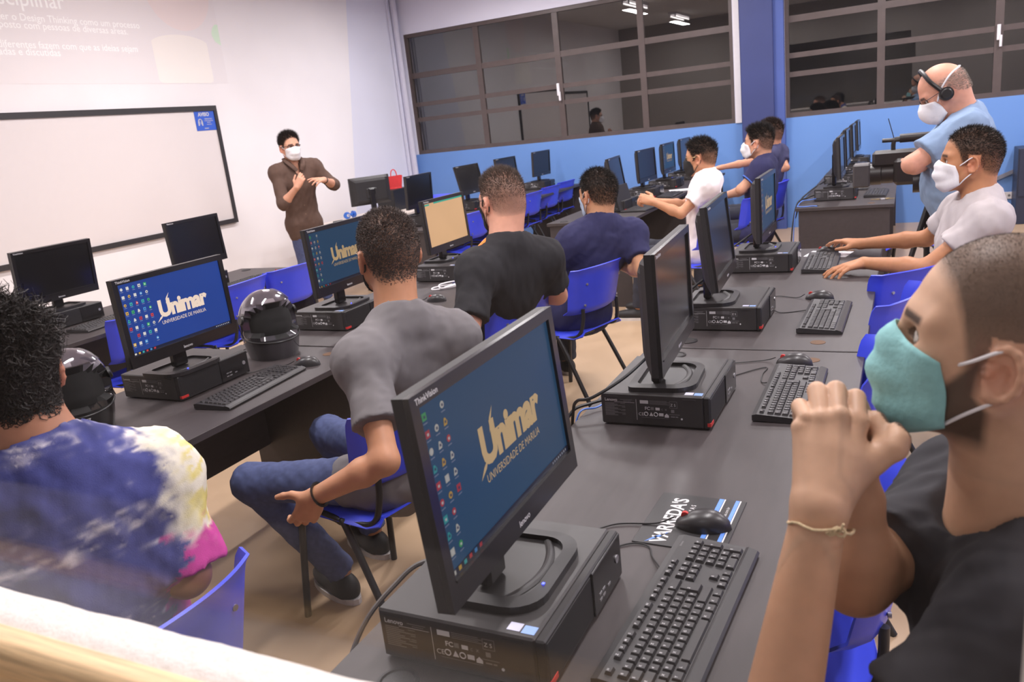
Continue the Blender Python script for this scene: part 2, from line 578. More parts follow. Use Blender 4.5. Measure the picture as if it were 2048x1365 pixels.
# ------------------------------------------------------------------ system unit
PX, PY, PH = 0.315, 0.355, 0.097
def pc_meshes():
    P = {}
    hx, hy = PX / 2, PY / 2
    m = MB()
    m.box(-hx, hx - 0.022, -hy, hy, 0.004, PH, bev=0.0035)
    for sy in (-1, 1):                       # embossed grips along the lid edge
        for sx in (-0.8, 0.62):
            m.box(sx * hx - 0.018, sx * hx + 0.018, sy * hy - 0.0012, sy * hy + 0.0012, PH - 0.012, PH - 0.009)
    for sx in (-0.75, 0.6):
        for sy in (-0.8, 0.8):
            m.box(sx * hx - 0.015, sx * hx + 0.015, sy * hy - 0.015, sy * hy + 0.015, 0, 0.005)
    P['case'] = (m, M_CASE)
    m = MB()
    m.box(hx - 0.0215, hx - 0.004, -hy, hy, 0.004, PH - 0.001, bev=0.003)
    for k in range(26):                      # fine ribs of the air intake
        z = 0.012 + k * 0.003
        m.box(hx - 0.004, hx - 0.0026, -hy + 0.006, 0.02, z, z + 0.0016)
    P['front_panel'] = (m, M_CASEF)
    m = MB()
    m.box(hx - 0.004, hx, 0.024, hy - 0.004, 0.006, PH - 0.004, bev=0.0015)
    P['drive_panel'] = (m, M_MON)
    m = MB()
    m.box(0, 0.0008, -0.006, 0.006, -0.0022, 0.0022)
    P['usb_port'] = (m, M_STEEL)
    m = MB()
    m.tube([(hx, hy - 0.03, 0.052), (hx + 0.002, hy - 0.03, 0.052)], 0.008, 14)
    P['power_button'] = (m, M_STEEL)
    m = MB()
    m.box(hx - 0.004, hx - 0.0015, -hy + 0.008, -hy + 0.032, 0.012, 0.022)
    m.box(hx - 0.012, hx - 0.002, -hy - 0.0008, -hy + 0.01, 0.012, 0.022)
    P['red_badge'] = (m, M_RED)
    m = MB()
    m.quad((hx - 0.075, -hy + 0.012, PH + 0.0006), (hx - 0.052, -hy + 0.012, PH + 0.0006), (hx - 0.052, -hy + 0.032, PH + 0.0006), (hx - 0.075, -hy + 0.032, PH + 0.0006), 0)
    m.quad((hx - 0.049, -hy + 0.010, PH + 0.0006), (hx - 0.026, -hy + 0.010, PH + 0.0006), (hx - 0.026, -hy + 0.030, PH + 0.0006), (hx - 0.049, -hy + 0.030, PH + 0.0006), 1)
    P['sticker'] = (m, [M_STK1, M_STK2])
    m = MB()
    m.box(-hx - 0.004, -hx + 0.001, -hy + 0.05, hy - 0.02, 0.01, PH - 0.008)
    for k in range(6):
        m.box(-hx - 0.012, -hx - 0.004, -hy + 0.06 + k * 0.045, -hy + 0.085 + k * 0.045, PH - 0.03, PH - 0.016)
    P['rear_ports'] = (m, M_STEEL)
    # printed specification label on the side
    m = MB()
    ex, ez = (1, 0, 0), (0, 0, 1)
    yy = -hy - 0.0007
    def T(s, size, x, z, mi=0, bold=0.0):
        put_text(m, s, size, (x, yy, z), ex, ez, bold, mi)
    def bar(x0, x1, z, h=0.0008, mi=0):
        m.quad((x0, yy, z), (x1, yy, z), (x1, yy, z + h), (x0, yy, z + h), mi)
    x = -hx + 0.012
    T('Lenovo', 0.0125, x, 0.0735, 0, 0.0002)
    bar(x + 0.046, x + 0.082, 0.0785, 0.0012, 1)
    bar(x + 0.055, x + 0.078, 0.0745, 0.0012, 1)
    bar(x + 0.028, x + 0.088, 0.0705)
    for k in range(11):
        bar(x, x + 0.028 + 0.01 * ((k * 7) % 3), 0.066 - k * 0.0036, 0.0017, 1)
        if k % 3 != 1:
            bar(x + 0.046 + 0.004 * (k % 2), x + 0.06, 0.066 - k * 0.0036, 0.0014, 1)
    m.quad((x + 0.0925, yy, 0.02), (x + 0.0935, yy, 0.02), (x + 0.0935, yy, 0.082), (x + 0.0925, yy, 0.082), 0)
    x += 0.098
    m.quad((x + 0.006, yy, 0.070), (x + 0.030, yy, 0.070), (x + 0.030, yy, 0.080), (x + 0.006, yy, 0.080), 0)
    for k in range(4):
        bar(x + 0.033, x + 0.083 + 0.006 * (k % 2), 0.0790 - k * 0.0032, 0.0012, 1)
    T('FC', 0.013, x + 0.019, 0.052, 0, 0.0003)
    m.quad((x + 0.036, yy, 0.052), (x + 0.045, yy, 0.052), (x + 0.045, yy, 0.061), (x + 0.036, yy, 0.061), 1)
    m.quad((x + 0.050, yy, 0.052), (x + 0.062, yy, 0.052), (x + 0.062, yy, 0.060), (x + 0.050, yy, 0.060), 0)
    T('c', 0.012, x + 0.066, 0.052, 1)
    T('x', 0.013, x + 0.076, 0.052, 1)
    T('CE', 0.013, x, 0.034, 0)
    for k, c in enumerate((0.022, 0.050)):
        m.tube([(x + c + 0.0055 * math.cos(q * 0.6283), yy, 0.0395 + 0.0055 * math.sin(q * 0.6283)) for q in range(10)], 0.0011, 4, closed=True)
    m.add([(x + 0.031, yy, 0.034), (x + 0.043, yy, 0.034), (x + 0.037, yy, 0.046)], [(0, 1, 2)], 0)
    m.quad((x + 0.059, yy, 0.035), (x + 0.072, yy, 0.035), (x + 0.072, yy, 0.044), (x + 0.059, yy, 0.044), 0)
    m.add([(x + 0.075, yy, 0.032), (x + 0.087, yy, 0.032), (x + 0.087, yy, 0.038), (x + 0.081, yy, 0.044), (x + 0.075, yy, 0.038)], [(0, 1, 2, 3, 4)], 0)
    bar(x + 0.008, x + 0.086, 0.0285, 0.001, 1)
    for a_, b_, c_, d_ in ((0.090, 0.112, 0.0605, 0.0615), (0.090, 0.112, 0.0795, 0.0805), (0.090, 0.091, 0.0605, 0.0805), (0.111, 0.112, 0.0605, 0.0805)):
        m.quad((x + a_, yy, c_), (x + b_, yy, c_), (x + b_, yy, d_), (x + a_, yy, d_), 1)
    T('Z S', 0.011, x + 0.0925, 0.066, 0)
    m.quad((x + 0.094, yy, 0.047), (x + 0.103, yy, 0.047), (x + 0.103, yy, 0.056), (x + 0.094, yy, 0.056), 1)
    bar(x + 0.086, x + 0.118, 0.041, 0.0012, 1)
    bar(x + 0.092, x + 0.104, 0.0335, 0.003, 1)
    bar(x + 0.106, x + 0.113, 0.0335, 0.003, 1)
    m.tube([(x + 0.123, yy, 0.03), (x + 0.123, yy - 0.001, 0.03)], 0.0028, 8)
    P['spec_label'] = (m, [M_PRINT, M_GREYP])
    out = {}
    for k, (mb, mm) in P.items():
        me = mb.mesh(k, mm)
        fixn(me)
        out[k] = me
    return out
PCM = pc_meshes()
PC_SPOTS = {}
def system_unit(x, y, rz, label, group, z=DT, skip=()):
    t = thing('system_unit', (x, y, z), label, 'computer', group, rz)
    for k, me in PCM.items():
        if k in skip:
            continue
        if k == 'usb_port':
            for (py, pz) in ((0.056, 0.024), (0.072, 0.024), (0.056, 0.036), (0.072, 0.036), (0.10, 0.028)):
                link(k, me, t, (PX / 2, py, pz))
            continue
        o = link(k, me, t)
        if k == 'spec_label':
            o['label'] = 'white printed specification label'
        if k == 'red_badge':
            o['label'] = 'small red badge'
    return t

# ------------------------------------------------------------------ monitor
MW, MH = 0.50, 0.32
def screen_mat(name, rgb, strength):
    return mat(name, rgb, rough=0.3, var=0.03, vscale=4, emit=strength, spec=0.2, ebase=0.12)
M_SCRB = screen_mat('screen_blue', (40, 74, 160), 0.75)
M_SCRT = screen_mat('screen_teal', (36, 68, 98), 0.75)
M_SCRD = screen_mat('screen_document', (228, 182, 136), 0.85)
M_LOGO = screen_mat('screen_logo_cream', (250, 226, 206), 0.9)
M_LOGOT = screen_mat('screen_logo_tan', (196, 166, 122), 0.7)
M_ICONS = mat('screen_icons', (200, 200, 200), rough=0.3, var=0.0, emit=0.75, attr=True, ebase=0.15)
M_BAND = screen_mat('screen_document_bar', (70, 190, 165), 0.7)

def mon_meshes():
    D = {}
    hw, hh = MW / 2, MH / 2
    sx, st, sb = hw - 0.02, hh - 0.02, -hh + 0.042
    # local: screen plane is y-z, facing +x ; viewer's left is -y
    m = MB()
    x0, x1 = -0.004, 0.006
    for (a, b, c, d) in ((-hw, -sx, -hh, hh), (sx, hw, -hh, hh), (-sx, sx, st, hh), (-sx, sx, -hh, sb)):
        m.box(x0, x1, a, b, c, d, bev=0.0)
    m.box(x1, x1 + 0.002, -sx, sx, sb - 0.004, sb)         # chrome-like lip under the picture
    D['bezel'] = (m, M_MON)
    m = MB()
    def back(u, v):
        y, z = (u * 2 - 1), (v * 2 - 1)
        k = max(0.0, 1 - max(abs(y), abs(z)) ** 3.0)
        return (-0.022 - 0.036 * min(1, k * 1.6), y * hw, z * hh)
    m.grid(back, 16, 12)
    ring = [(-hw, -hh), (hw, -hh), (hw, hh), (-hw, hh)]
    for (a, b) in zip(ring, ring[1:] + ring[:1]):
        m.quad((-0.022, *a), (-0.022, *b), (-0.004, *b), (-0.004, *a))
    m.box(-0.066, -0.04, -0.07, 0.07, -0.09, 0.03, bev=0.01)
    D['housing'] = (m, M_MONB)
    m = MB()
    put_text(m, 'ThinkVision', 0.0125, (x1 + 0.0004, -hw + 0.012, hh - 0.0145), (0, 1, 0), (0, 0, 1), 0.0002)
    put_text(m, 'lenovo', 0.0155, (x1 + 0.0004, 0.0, -hh + 0.012), (0, 1, 0), (0, 0, 1), 0.0002, align='CENTER')
    D['lettering'] = (m, M_PRINT)
    m = MB()
    m.quad((0.0, -sx, sb), (0.0, sx, sb), (0.0, sx, st), (0.0, -sx, st))
    D['screen'] = (m, M_OFF)
    # wallpaper lettering
    m = MB()
    e = 0.0008
    put_text(m, 'Unimar', 0.083, (e, -0.086, -0.010), (0, 1, 0), (0, 0, 1), 0.0042, spacing=0.93, wide=0.94)
    put_text(m, 'UNIVERSIDADE DE MARILIA', 0.0195, (e, -0.084, -0.039), (0, 1, 0), (0, 0, 1), 0.0, wide=0.86)
    m.add([(e, -0.102, -0.028), (e, -0.080, -0.016), (e, -0.066, 0.000), (e, -0.086, -0.011)], [(0, 1, 2, 3)])
    m.add([(e, -0.050, 0.03), (e, -0.044, 0.054), (e, -0.028, 0.070), (e, -0.040, 0.048)], [(0, 1, 2, 3)])
    D['screen_logo'] = (m, M_LOGO)
    # document page
    m = MB()
    m.quad((e, -sx, st - 0.014), (e, -sx + 0.06, st - 0.014), (e, -sx + 0.06, st - 0.005), (e, -sx, st - 0.005))
    m.quad((e, -sx + 0.11, st - 0.010), (e, sx, st - 0.010), (e, sx, st), (e, -sx + 0.11, st))
    D['title_bar'] = (m, M_BAND)
    out = {}
    for k, (mb, mm) in D.items():
        me = mb.mesh(k, mm)
        fixn(me)
        out[k] = me
    for s, mm in (('blue', M_SCRB), ('teal', M_SCRT), ('doc', M_SCRD)):
        me = out['screen'].copy()
        me.materials.clear()
        me.materials.append(mm)
        out['screen_' + s] = me
    me = out['screen_logo'].copy()
    me.materials.clear()
    me.materials.append(M_LOGOT)
    out['screen_logo_teal'] = me
    # icons: small coloured tiles with a caption bar, colours in an attribute
    for s, cols, rows, gain in (('blue', 5, 8, 1.0), ('teal', 3, 9, 0.42)):
        m, cl = MB(), []
        pal = [(236, 232, 222), (226, 70, 66), (70, 190, 110), (240, 190, 70), (80, 160, 230), (236, 232, 222), (60, 190, 190), (210, 60, 70)]
        rg = random.Random(5 if s == 'blue' else 9)
        for i in range(cols):
            for j in range(rows):
                if (i == cols - 1 and j > 5 and s == 'teal') or rg.random() < 0.06:
                    continue
                y = -sx + 0.014 + i * 0.0245
                z = st - 0.018 - j * (0.229 / rows)
                w = 0.0056
                k = rg.random()
                c = pal[rg.randrange(len(pal))]
                if k < 0.4:
                    m.quad((e, y - w, z - w), (e, y + w, z - w), (e, y + w, z + w), (e, y - w, z + w))
                    cl += [c]
                elif k < 0.75:
                    m.add([(e, y + w * math.cos(q * 0.785), z + w * math.sin(q * 0.785)) for q in range(8)], [tuple(range(8))])
                    cl += [c]
                else:
                    m.add([(e, y - w, z - w), (e, y + w * 0.6, z - w), (e, y + w, z - w * 0.2), (e, y + w * 0.2, z + w), (e, y - w * 0.5, z + w)], [(0, 1, 2, 3, 4)])
                    cl += [c]
                m.quad((e * 1.5, y - w * 0.4, z - w * 0.4), (e * 1.5, y + w * 0.4, z - w * 0.4), (e * 1.5, y + w * 0.4, z + w * 0.3), (e * 1.5, y - w * 0.4, z + w * 0.3))
                cl += [(60, 70, 110) if rg.random() < 0.5 else (240, 240, 240)]
                m.quad((e, y - w, z - 0.0105), (e, y + w, z - 0.0105), (e, y + w, z - 0.0088), (e, y - w, z - 0.0088))
                cl += [(150, 160, 190)]
        m.quad((e * .7, -sx, sb), (e * .7, sx, sb), (e * .7, sx, sb + 0.0115), (e * .7, -sx, sb + 0.0115))
        cl += [(24, 34, 62)]
        for i in range(6):
            y = -sx + 0.008 + i * 0.0165
            m.quad((e, y - .004, sb + .003), (e, y + .004, sb + .003), (e, y + .004, sb + .0095), (e, y - .004, sb + .0095))
            cl += [pal[(i * 3) % 8]]
        for i in range(8):
            y = sx - 0.075 + i * 0.009
            m.quad((e, y - .002, sb + .004), (e, y + .002, sb + .004), (e, y + .002, sb + .008), (e, y - .002, sb + .008))
            cl += [(190, 195, 210)]
        me = m.mesh('desktop_icons', M_ICONS)
        at = me.attributes.new('Col', 'FLOAT_COLOR', 'FACE')
        at.data.foreach_set('color', [q for c in cl for q in (*[v * gain for v in lin(c)], 1.0)])
        out['icons_' + s] = me
    # base: a rounded tray with a raised rim, and the neck
    m = MB()
    def outline(hx, hy, r, n=6):
        pts = []
        for cxx, cyy, a0 in ((hx - r, hy - r, 0), (-hx + 0.02, hy - 0.02, 90), (-hx + 0.02, -hy + 0.02, 180), (hx - r, -hy + r, 270)):
            rr_ = r if cxx > 0 else 0.02
            for q in range(n + 1):
                an = R(a0 + 90 * q / n)
                pts.append((cxx + rr_ * math.cos(an), cyy + rr_ * math.sin(an)))
        return pts
    o1, o2 = outline(0.095, 0.125, 0.06), outline(0.072, 0.100, 0.045)
    n = len(o1)
    vs = [(p[0], p[1], 0) for p in o1] + [(p[0], p[1], 0.014) for p in o1] + [(p[0], p[1], 0.017) for p in o2] + [(p[0], p[1], 0.008) for p in o2]
    fs = []
    for k in range(3):
        for i in range(n):
            j = (i + 1) % n
            fs.append((k * n + i, k * n + j, (k + 1) * n + j, (k + 1) * n + i))
    fs.append(tuple(3 * n + i for i in range(n)))
    fs.append(tuple(range(n - 1, -1, -1)))
    m.add(vs, fs)
    me = m.mesh('base', mat('monitor_base_plastic', (34, 32, 34), rough=0.4, var=0.05))
    fixn(me)
    out['base'] = me
    m = MB()
    def ridge(u, v):
        y = (u - 0.5) * 0.19
        return (0.03 + 0.03 * (1 - (u * 2 - 1) ** 2) + (v - 0.5) * 0.018, y, 0.009 + 0.005 * math.sin(v * math.pi))
    m.grid(ridge, 12, 4)
    me = m.mesh('base_ridge', M_MONB)
    out['base_ridge'] = me
    return out
MOM = mon_meshes()
def monitor(x, y, z, yaw, tilt, zc, state, label, group, base_dy=0.0):
    """base stands at (x, y, z); the panel centre hangs at height zc, turned by yaw and tilted back"""
    t = thing('computer_monitor', (x, y, z), label, 'monitor', group, yaw)
    h = zc - z
    link('base', MOM['base'], t, (-0.04, base_dy, 0))
    link('base_ridge', MOM['base_ridge'], t, (-0.04, base_dy, 0))
    nk = MB()
    nk.box(-0.075, -0.045, -0.032, 0.032, 0.01, h + 0.02, bev=0.006)
    nk.box(-0.07, -0.03, -0.045, 0.045, h - 0.05, h + 0.03, bev=0.006)
    nk.build('neck', M_MON, t)
    rot = (0, -tilt, 0)
    p = (0.0, 0, h)
    link('housing', MOM['housing'], t, p, rot)
    link('bezel', MOM['bezel'], t, p, rot)
    link('lettering', MOM['lettering'], t, p, rot)
    s = link('screen', MOM['screen' if state == 'off' else 'screen_' + state], t, p, rot)
    if state in ('blue', 'teal'):
        s['label'] = 'lit screen with desktop icons and wallpaper lettering'
        link('screen_logo', MOM['screen_logo' if state == 'blue' else 'screen_logo_teal'], s)
        link('desktop_icons', MOM['icons_' + state], s)
    elif state == 'doc':
        s['label'] = 'lit screen showing a cream document page'
        link('title_bar', MOM['title_bar'], s)
    else:
        s['label'] = 'dark switched-off screen'
    if state != 'off':
        MB().box(0.038, 0.042, base_dy - 0.052, base_dy - 0.047, 0.017, 0.0185).build('power_light', M_LED, t, smooth=False)
    return t

# ------------------------------------------------------------------ keyboard
KL, KW = 0.462, 0.160
def key_list():
    u = 0.0192
    rows = []
    y0 = -KL / 2 + 0.012
    def row(r, items):
        for a, w, h in items:
            rows.append((r, a, w, h))
    row(0, [(0, 1, 1)] + [(2 + i, 1, 1) for i in range(4)] + [(6.5 + i, 1, 1) for i in range(4)] + [(11 + i, 1, 1) for i in range(4)] + [(15.35 + i, 1, 1) for i in range(3)])
    row(1, [(i, 1, 1) for i in range(13)] + [(13, 2, 1)] + [(15.35 + i, 1, 1) for i in range(3)] + [(18.7 + i, 1, 1) for i in range(4)])
    row(2, [(0, 1.5, 1)] + [(1.5 + i, 1, 1) for i in range(12)] + [(13.5, 1.5, 2)] + [(15.35 + i, 1, 1) for i in range(3)] + [(18.7 + i, 1, 1) for i in range(3)] + [(21.7, 1, 2)])
    row(3, [(0, 1.75, 1)] + [(1.75 + i, 1, 1) for i in range(11)] + [(12.75, .75, 1)] + [(18.7 + i, 1, 1) for i in range(3)])
    row(4, [(0, 1.25, 1)] + [(1.25 + i, 1, 1) for i in range(11)] + [(12.25, 2.75, 1)] + [(16.35, 1, 1)] + [(18.7 + i, 1, 1) for i in range(3)] + [(21.7, 1, 2)])
    row(5, [(0, 1.5, 1), (1.5, 1.25, 1), (2.75, 1.25, 1), (4, 6, 1), (10, 1.25, 1), (11.25, 1.25, 1), (12.5, 1.25, 1), (13.75, 1.25, 1)] + [(15.35 + i, 1, 1) for i in range(3)] + [(18.7, 2, 1), (20.7, 1, 1)])
    return rows, u, y0
KROWS, KU, KY0 = key_list()
def key_box(r, a, w, h):
    xr = -KW / 2 + 0.024 + (0.0 if r == 0 else 0.004) + r * 0.0192
    ya = KY0 + a * KU
    zz = 0.0222 - r * 0.0014
    kh = 0.0172 if r else 0.0125
    return xr - kh / 2, xr + kh / 2 + (h - 1) * 0.0192, ya + 0.0011, ya + w * KU - 0.0011, zz
def key_mesh(dx, dy):
    m = MB()
    i = 0.0022
    vs = [(-dx, -dy, 0), (dx, -dy, 0), (dx, dy, 0), (-dx, dy, 0), (-dx + i, -dy + i, 0.006), (dx - i, -dy + i, 0.006), (dx - i, dy - i, 0.006), (-dx + i, dy - i, 0.006)]
    m.add(vs, [(0, 3, 2, 1), (4, 5, 6, 7), (0, 1, 5, 4), (1, 2, 6, 5), (2, 3, 7, 6), (3, 0, 4, 7)])
    return m
def kb_meshes():
    hx, hy = KW / 2, KL / 2
    body = MB()
    prof = [(-hx, 0.004), (-hx, 0.020), (-hx + 0.012, 0.023), (hx - 0.026, 0.0155), (hx - 0.020, 0.0175), (hx - 0.004, 0.0125), (hx, 0.008), (hx - 0.002, 0.002), (hx - 0.02, 0.0)]
    n = len(prof)
    vs = [(p[0], -hy, p[1]) for p in prof] + [(p[0], hy, p[1]) for p in prof]
    fs = [tuple(range(n)), tuple(range(2 * n - 1, n - 1, -1))] + [(i, n + i, n + (i + 1) % n, (i + 1) % n) for i in range(n)]
    body.add(vs, fs)
    allk = MB()
    for (r, a, w, h) in KROWS:
        x0, x1, y0, y1, z = key_box(r, a, w, h)
        k = key_mesh((x1 - x0) / 2, (y1 - y0) / 2)
        allk.add([(p[0] + (x0 + x1) / 2, p[1] + (y0 + y1) / 2, p[2] + z) for p in k.v], k.f)
    leg = MB()
    rg = random.Random(4)
    for (r, a, w, h) in KROWS:
        x0, x1, y0, y1, z = key_box(r, a, w, h)
        if w > 2.5:
            continue
        ch = rg.choice('QWERTYUIOPASDFGHJKLZXCVBNM1234567890')
        put_text(leg, ch, 0.0062, ((x0 + x1) / 2 + 0.0005, y0 + 0.004, z + 0.0063), (0, 1, 0), (-1, 0, 0), 0.0001)
    brand = MB()
    put_text(brand, 'lenovo', 0.007, (-hx + 0.018, hy - 0.045, 0.0232), (0, 1, 0), (-1, 0, 0), 0.0001)
    res = {}
    for k, mb, mm in (('body', body, M_KB), ('keys', allk, M_KEY), ('key_legends', leg, M_PRINT), ('lettering', brand, M_GREYP)):
        me = mb.mesh(k, mm)
        fixn(me)
        res[k] = me
    return res
KBM = kb_meshes()
KCACHE = {}
def keyboard(x, y, rz, label, group, single=False, z=DT):
    t = thing('keyboard', (x, y, z), label, 'keyboard', group, rz)
    link('body', KBM['body'], t)
    link('lettering', KBM['lettering'], t)
    if single:
        for (r, a, w, h) in KROWS:
            x0, x1, y0, y1, zz = key_box(r, a, w, h)
            kk = (round(x1 - x0, 4), round(y1 - y0, 4))
            if kk not in KCACHE:
                me = key_mesh((x1 - x0) / 2, (y1 - y0) / 2).mesh('key', M_KEY)
                fixn(me)
                KCACHE[kk] = me
            link('key', KCACHE[kk], t, ((x0 + x1) / 2, (y0 + y1) / 2, zz))
        link('key_legends', KBM['key_legends'], t)
    else:
        o = link('keys', KBM['keys'], t)
        o['kind'] = 'stuff'
    return t

# ------------------------------------------------------------------ mouse
def mouse_mesh():
    m = MB()
    def f(u, v):
        # u along the length (front -x .. back +x), v around the section
        s = u * 2 - 1
        L, W, H = 0.060, 0.0325, 0.039
        prof = max(0.0, 1 - abs(s) ** 2.6) ** 0.5
        wd = W * prof * (0.88 + 0.12 * math.cos(s * 3))
        hg = H * prof ** 0.8 * (0.62 + 0.38 * math.cos((s - 0.25) * 1.45))
        a = math.pi * v
        return (s * L, -math.cos(a) * wd, math.sin(a) ** 0.7 * hg)
    m.grid(f, 22, 16)
    return m
_m = mouse_mesh()
_me = _m.mesh('body', M_MOUSE)
_me.shade_smooth()
_w = MB()
_w.tube([(-0.036, -0.0035, 0.024), (-0.036, 0.0035, 0.024)], 0.0085, 14)
_wm = _w.mesh('wheel', M_RED)
_s = MB()
_s.box(-0.056, -0.02, -0.0006, 0.0006, 0.012, 0.0305)
MOUSE = {'body': _me, 'wheel': _wm}
def mouse(x, y, rz, label, group, z=DT, cable=None, wheel=True):
    t = thing('computer_mouse', (x, y, z), label, 'mouse', group, rz)
    link('body', MOUSE['body'], t)
    if wheel:
        w = link('wheel', MOUSE['wheel'], t)
        w['label'] = 'red scroll wheel'
    if cable:
        inv = Matrix.Rotation(-rz, 4, 'Z') @ Matrix.Translation(Vector((-x, -y, -z)))
        pts = [inv @ Vector(p) for p in smooth_path(cable)]
        c = MB()
        c.tube(pts, 0.0018, 6)
        c.build('cable', M_CABLE, t, smooth=True)
    return t

def smooth_path(pts, n=8):
    """Catmull-Rom through the given points"""
    P = [Vector(p) for p in pts]
    P = [P[0] * 2 - P[1]] + P + [P[-1] * 2 - P[-2]]
    out = []
    for i in range(1, len(P) - 2):
        a, b, c, d = P[i - 1], P[i], P[i + 1], P[i + 2]
        for k in range(n):
            t = k / n
            out.append(0.5 * ((2 * b) + (c - a) * t + (2 * a - 5 * b + 4 * c - d) * t * t + (3 * b - a - 3 * c + d) * t ** 3))
    out.append(P[-2])
    return out

# ------------------------------------------------------------------ chair (faces -x, seat over the origin)
def chair_meshes():
    res = {}
    m = MB()
    def seat(u, v):
        x = -0.215 + 0.42 * u
        y = (v - 0.5) * (0.43 - 0.05 * u)
        z = 0.452 - 0.03 * max(0, 0.14 - u) / 0.14 * 1.0 - 0.012 * math.sin(math.pi * u) * math.sin(math.pi * v) + 0.02 * max(0, u - 0.86) / 0.14
        e = max(0, abs(v - 0.5) * 2 - 0.9) / 0.1
        return (x, y, z - 0.022 * e)
    m.grid(seat, 14, 16, thick=0.007)
    res['seat'] = (m, M_BLUE)
    m = MB()
    def back(u, v):
        y = (u - 0.5) * (0.465 - 0.05 * (1 - v))
        w = abs(u - 0.5) * 2
        x = 0.232 + 0.055 * v - 0.075 * w ** 2.2 + 0.012 * max(0, v - 0.9) / 0.1
        if w > 0.93:
            x -= 0.03 * (w - 0.93) / 0.07
        if v < 0.08:
            x -= 0.03 * (0.08 - v) / 0.08
        return (x, y, 0.565 + 0.27 * v - 0.012 * w ** 2 * v)
    m.grid(back, 24, 12, thick=0.007)
    res['backrest'] = (m, M_BLUE)
    for s in (-1, 1):
        m = MB()
        m.tube(smooth_path([(-0.235, s * 0.215, 0.0), (-0.19, s * 0.195, 0.38), (-0.16, s * 0.19, 0.43), (-0.05, s * 0.19, 0.434)], 5), 0.0125, 8)
        res['front_leg%d' % s] = (m, M_TUBE)
        m = MB()
        m.tube(smooth_path([(0.27, s * 0.215, 0.0), (0.06, s * 0.195, 0.39), (0.02, s * 0.19, 0.425), (-0.05, s * 0.19, 0.434)], 5), 0.0125, 8)
        res['rear_leg%d' % s] = (m, M_TUBE)
        m = MB()
        m.tube(smooth_path([(-0.06, s * 0.18, 0.430), (0.12, s * 0.18, 0.432), (0.180, s * 0.175, 0.46), (0.200, s * 0.165, 0.53), (0.203, s * 0.16, 0.60)], 5), 0.011, 8)
        res['back_post%d' % s] = (m, M_TUBE)
    m = MB()
    m.tube([(-0.14, -0.19, 0.428), (-0.14, 0.19, 0.428)], 0.010, 8)
    m.tube([(0.12, -0.18, 0.428), (0.12, 0.18, 0.428)], 0.010, 8)
    res['cross_bar'] = (m, M_TUBE)
    m = MB()
    for s in (-1, 1):
        for z in (0.62, 0.74):
            x = 0.214 if z < 0.7 else 0.239
            m.tube([(x - 0.004, s * 0.15, z), (x + 0.003, s * 0.15, z)], 0.007, 8)
    res['rivet'] = (m, M_STEEL)
    out = {}
    for k, (mb, mm) in res.items():
        me = mb.mesh(k, mm)
        fixn(me)
        me.shade_smooth()
        me.set_sharp_from_angle(angle=R(50))
        out[k] = me
    return out
CHM = chair_meshes()
def chair(x, y, rz, label, group='blue plastic chairs of the computer room'):
    t = thing('school_chair', (x, y, 0), label, 'chair', group, rz)
    for k, me in CHM.items():
        nm = {'front_leg': 'leg', 'rear_leg': 'leg', 'back_post': 'back_post'}.get(k.rstrip('1-'), k)
        link(nm, me, t)
    return t

# ================================================================== desks
R3 = (-0.865, -0.113)
R2 = (-2.815, -2.055)
R1 = (-4.72, -3.96)
desk(*R3, 0.80, 2.79, 'black desk with two workstations beside the man resting his clasped hands')
desk(*R3, 2.80, 4.79, 'black desk where the man in the pale grey T-shirt types')
desk(*R2, 0.62, 2.683, 'black desk carrying both motorcycle helmets')
desk(*R2, 2.692, 4.68, 'black desk with the monitor showing a cream document')
desk(*R1, 2.40, 4.66, 'black front-row desk under the whiteboard with two dark monitors')
desk(-4.72, -3.96, 6.35, 8.33, 'black desk in the far front block behind the black-haired men, nearer half')
desk(-4.72, -3.96, 8.34, 10.32, 'black desk in the far front block against the window wall')
desk(*R2, 6.38, 8.36, 'black desk with the laptop in front of the man in white')
desk(*R2, 8.37, 10.35, 'black desk below the window where the farthest seated man reaches')
desk(-0.775, -0.08, 6.56, 8.50, 'black desk end behind the typing hands, keys lying on it')
desk(-0.775, -0.08, 8.51, 10.35, 'black desk against the window wall behind the camcorder')

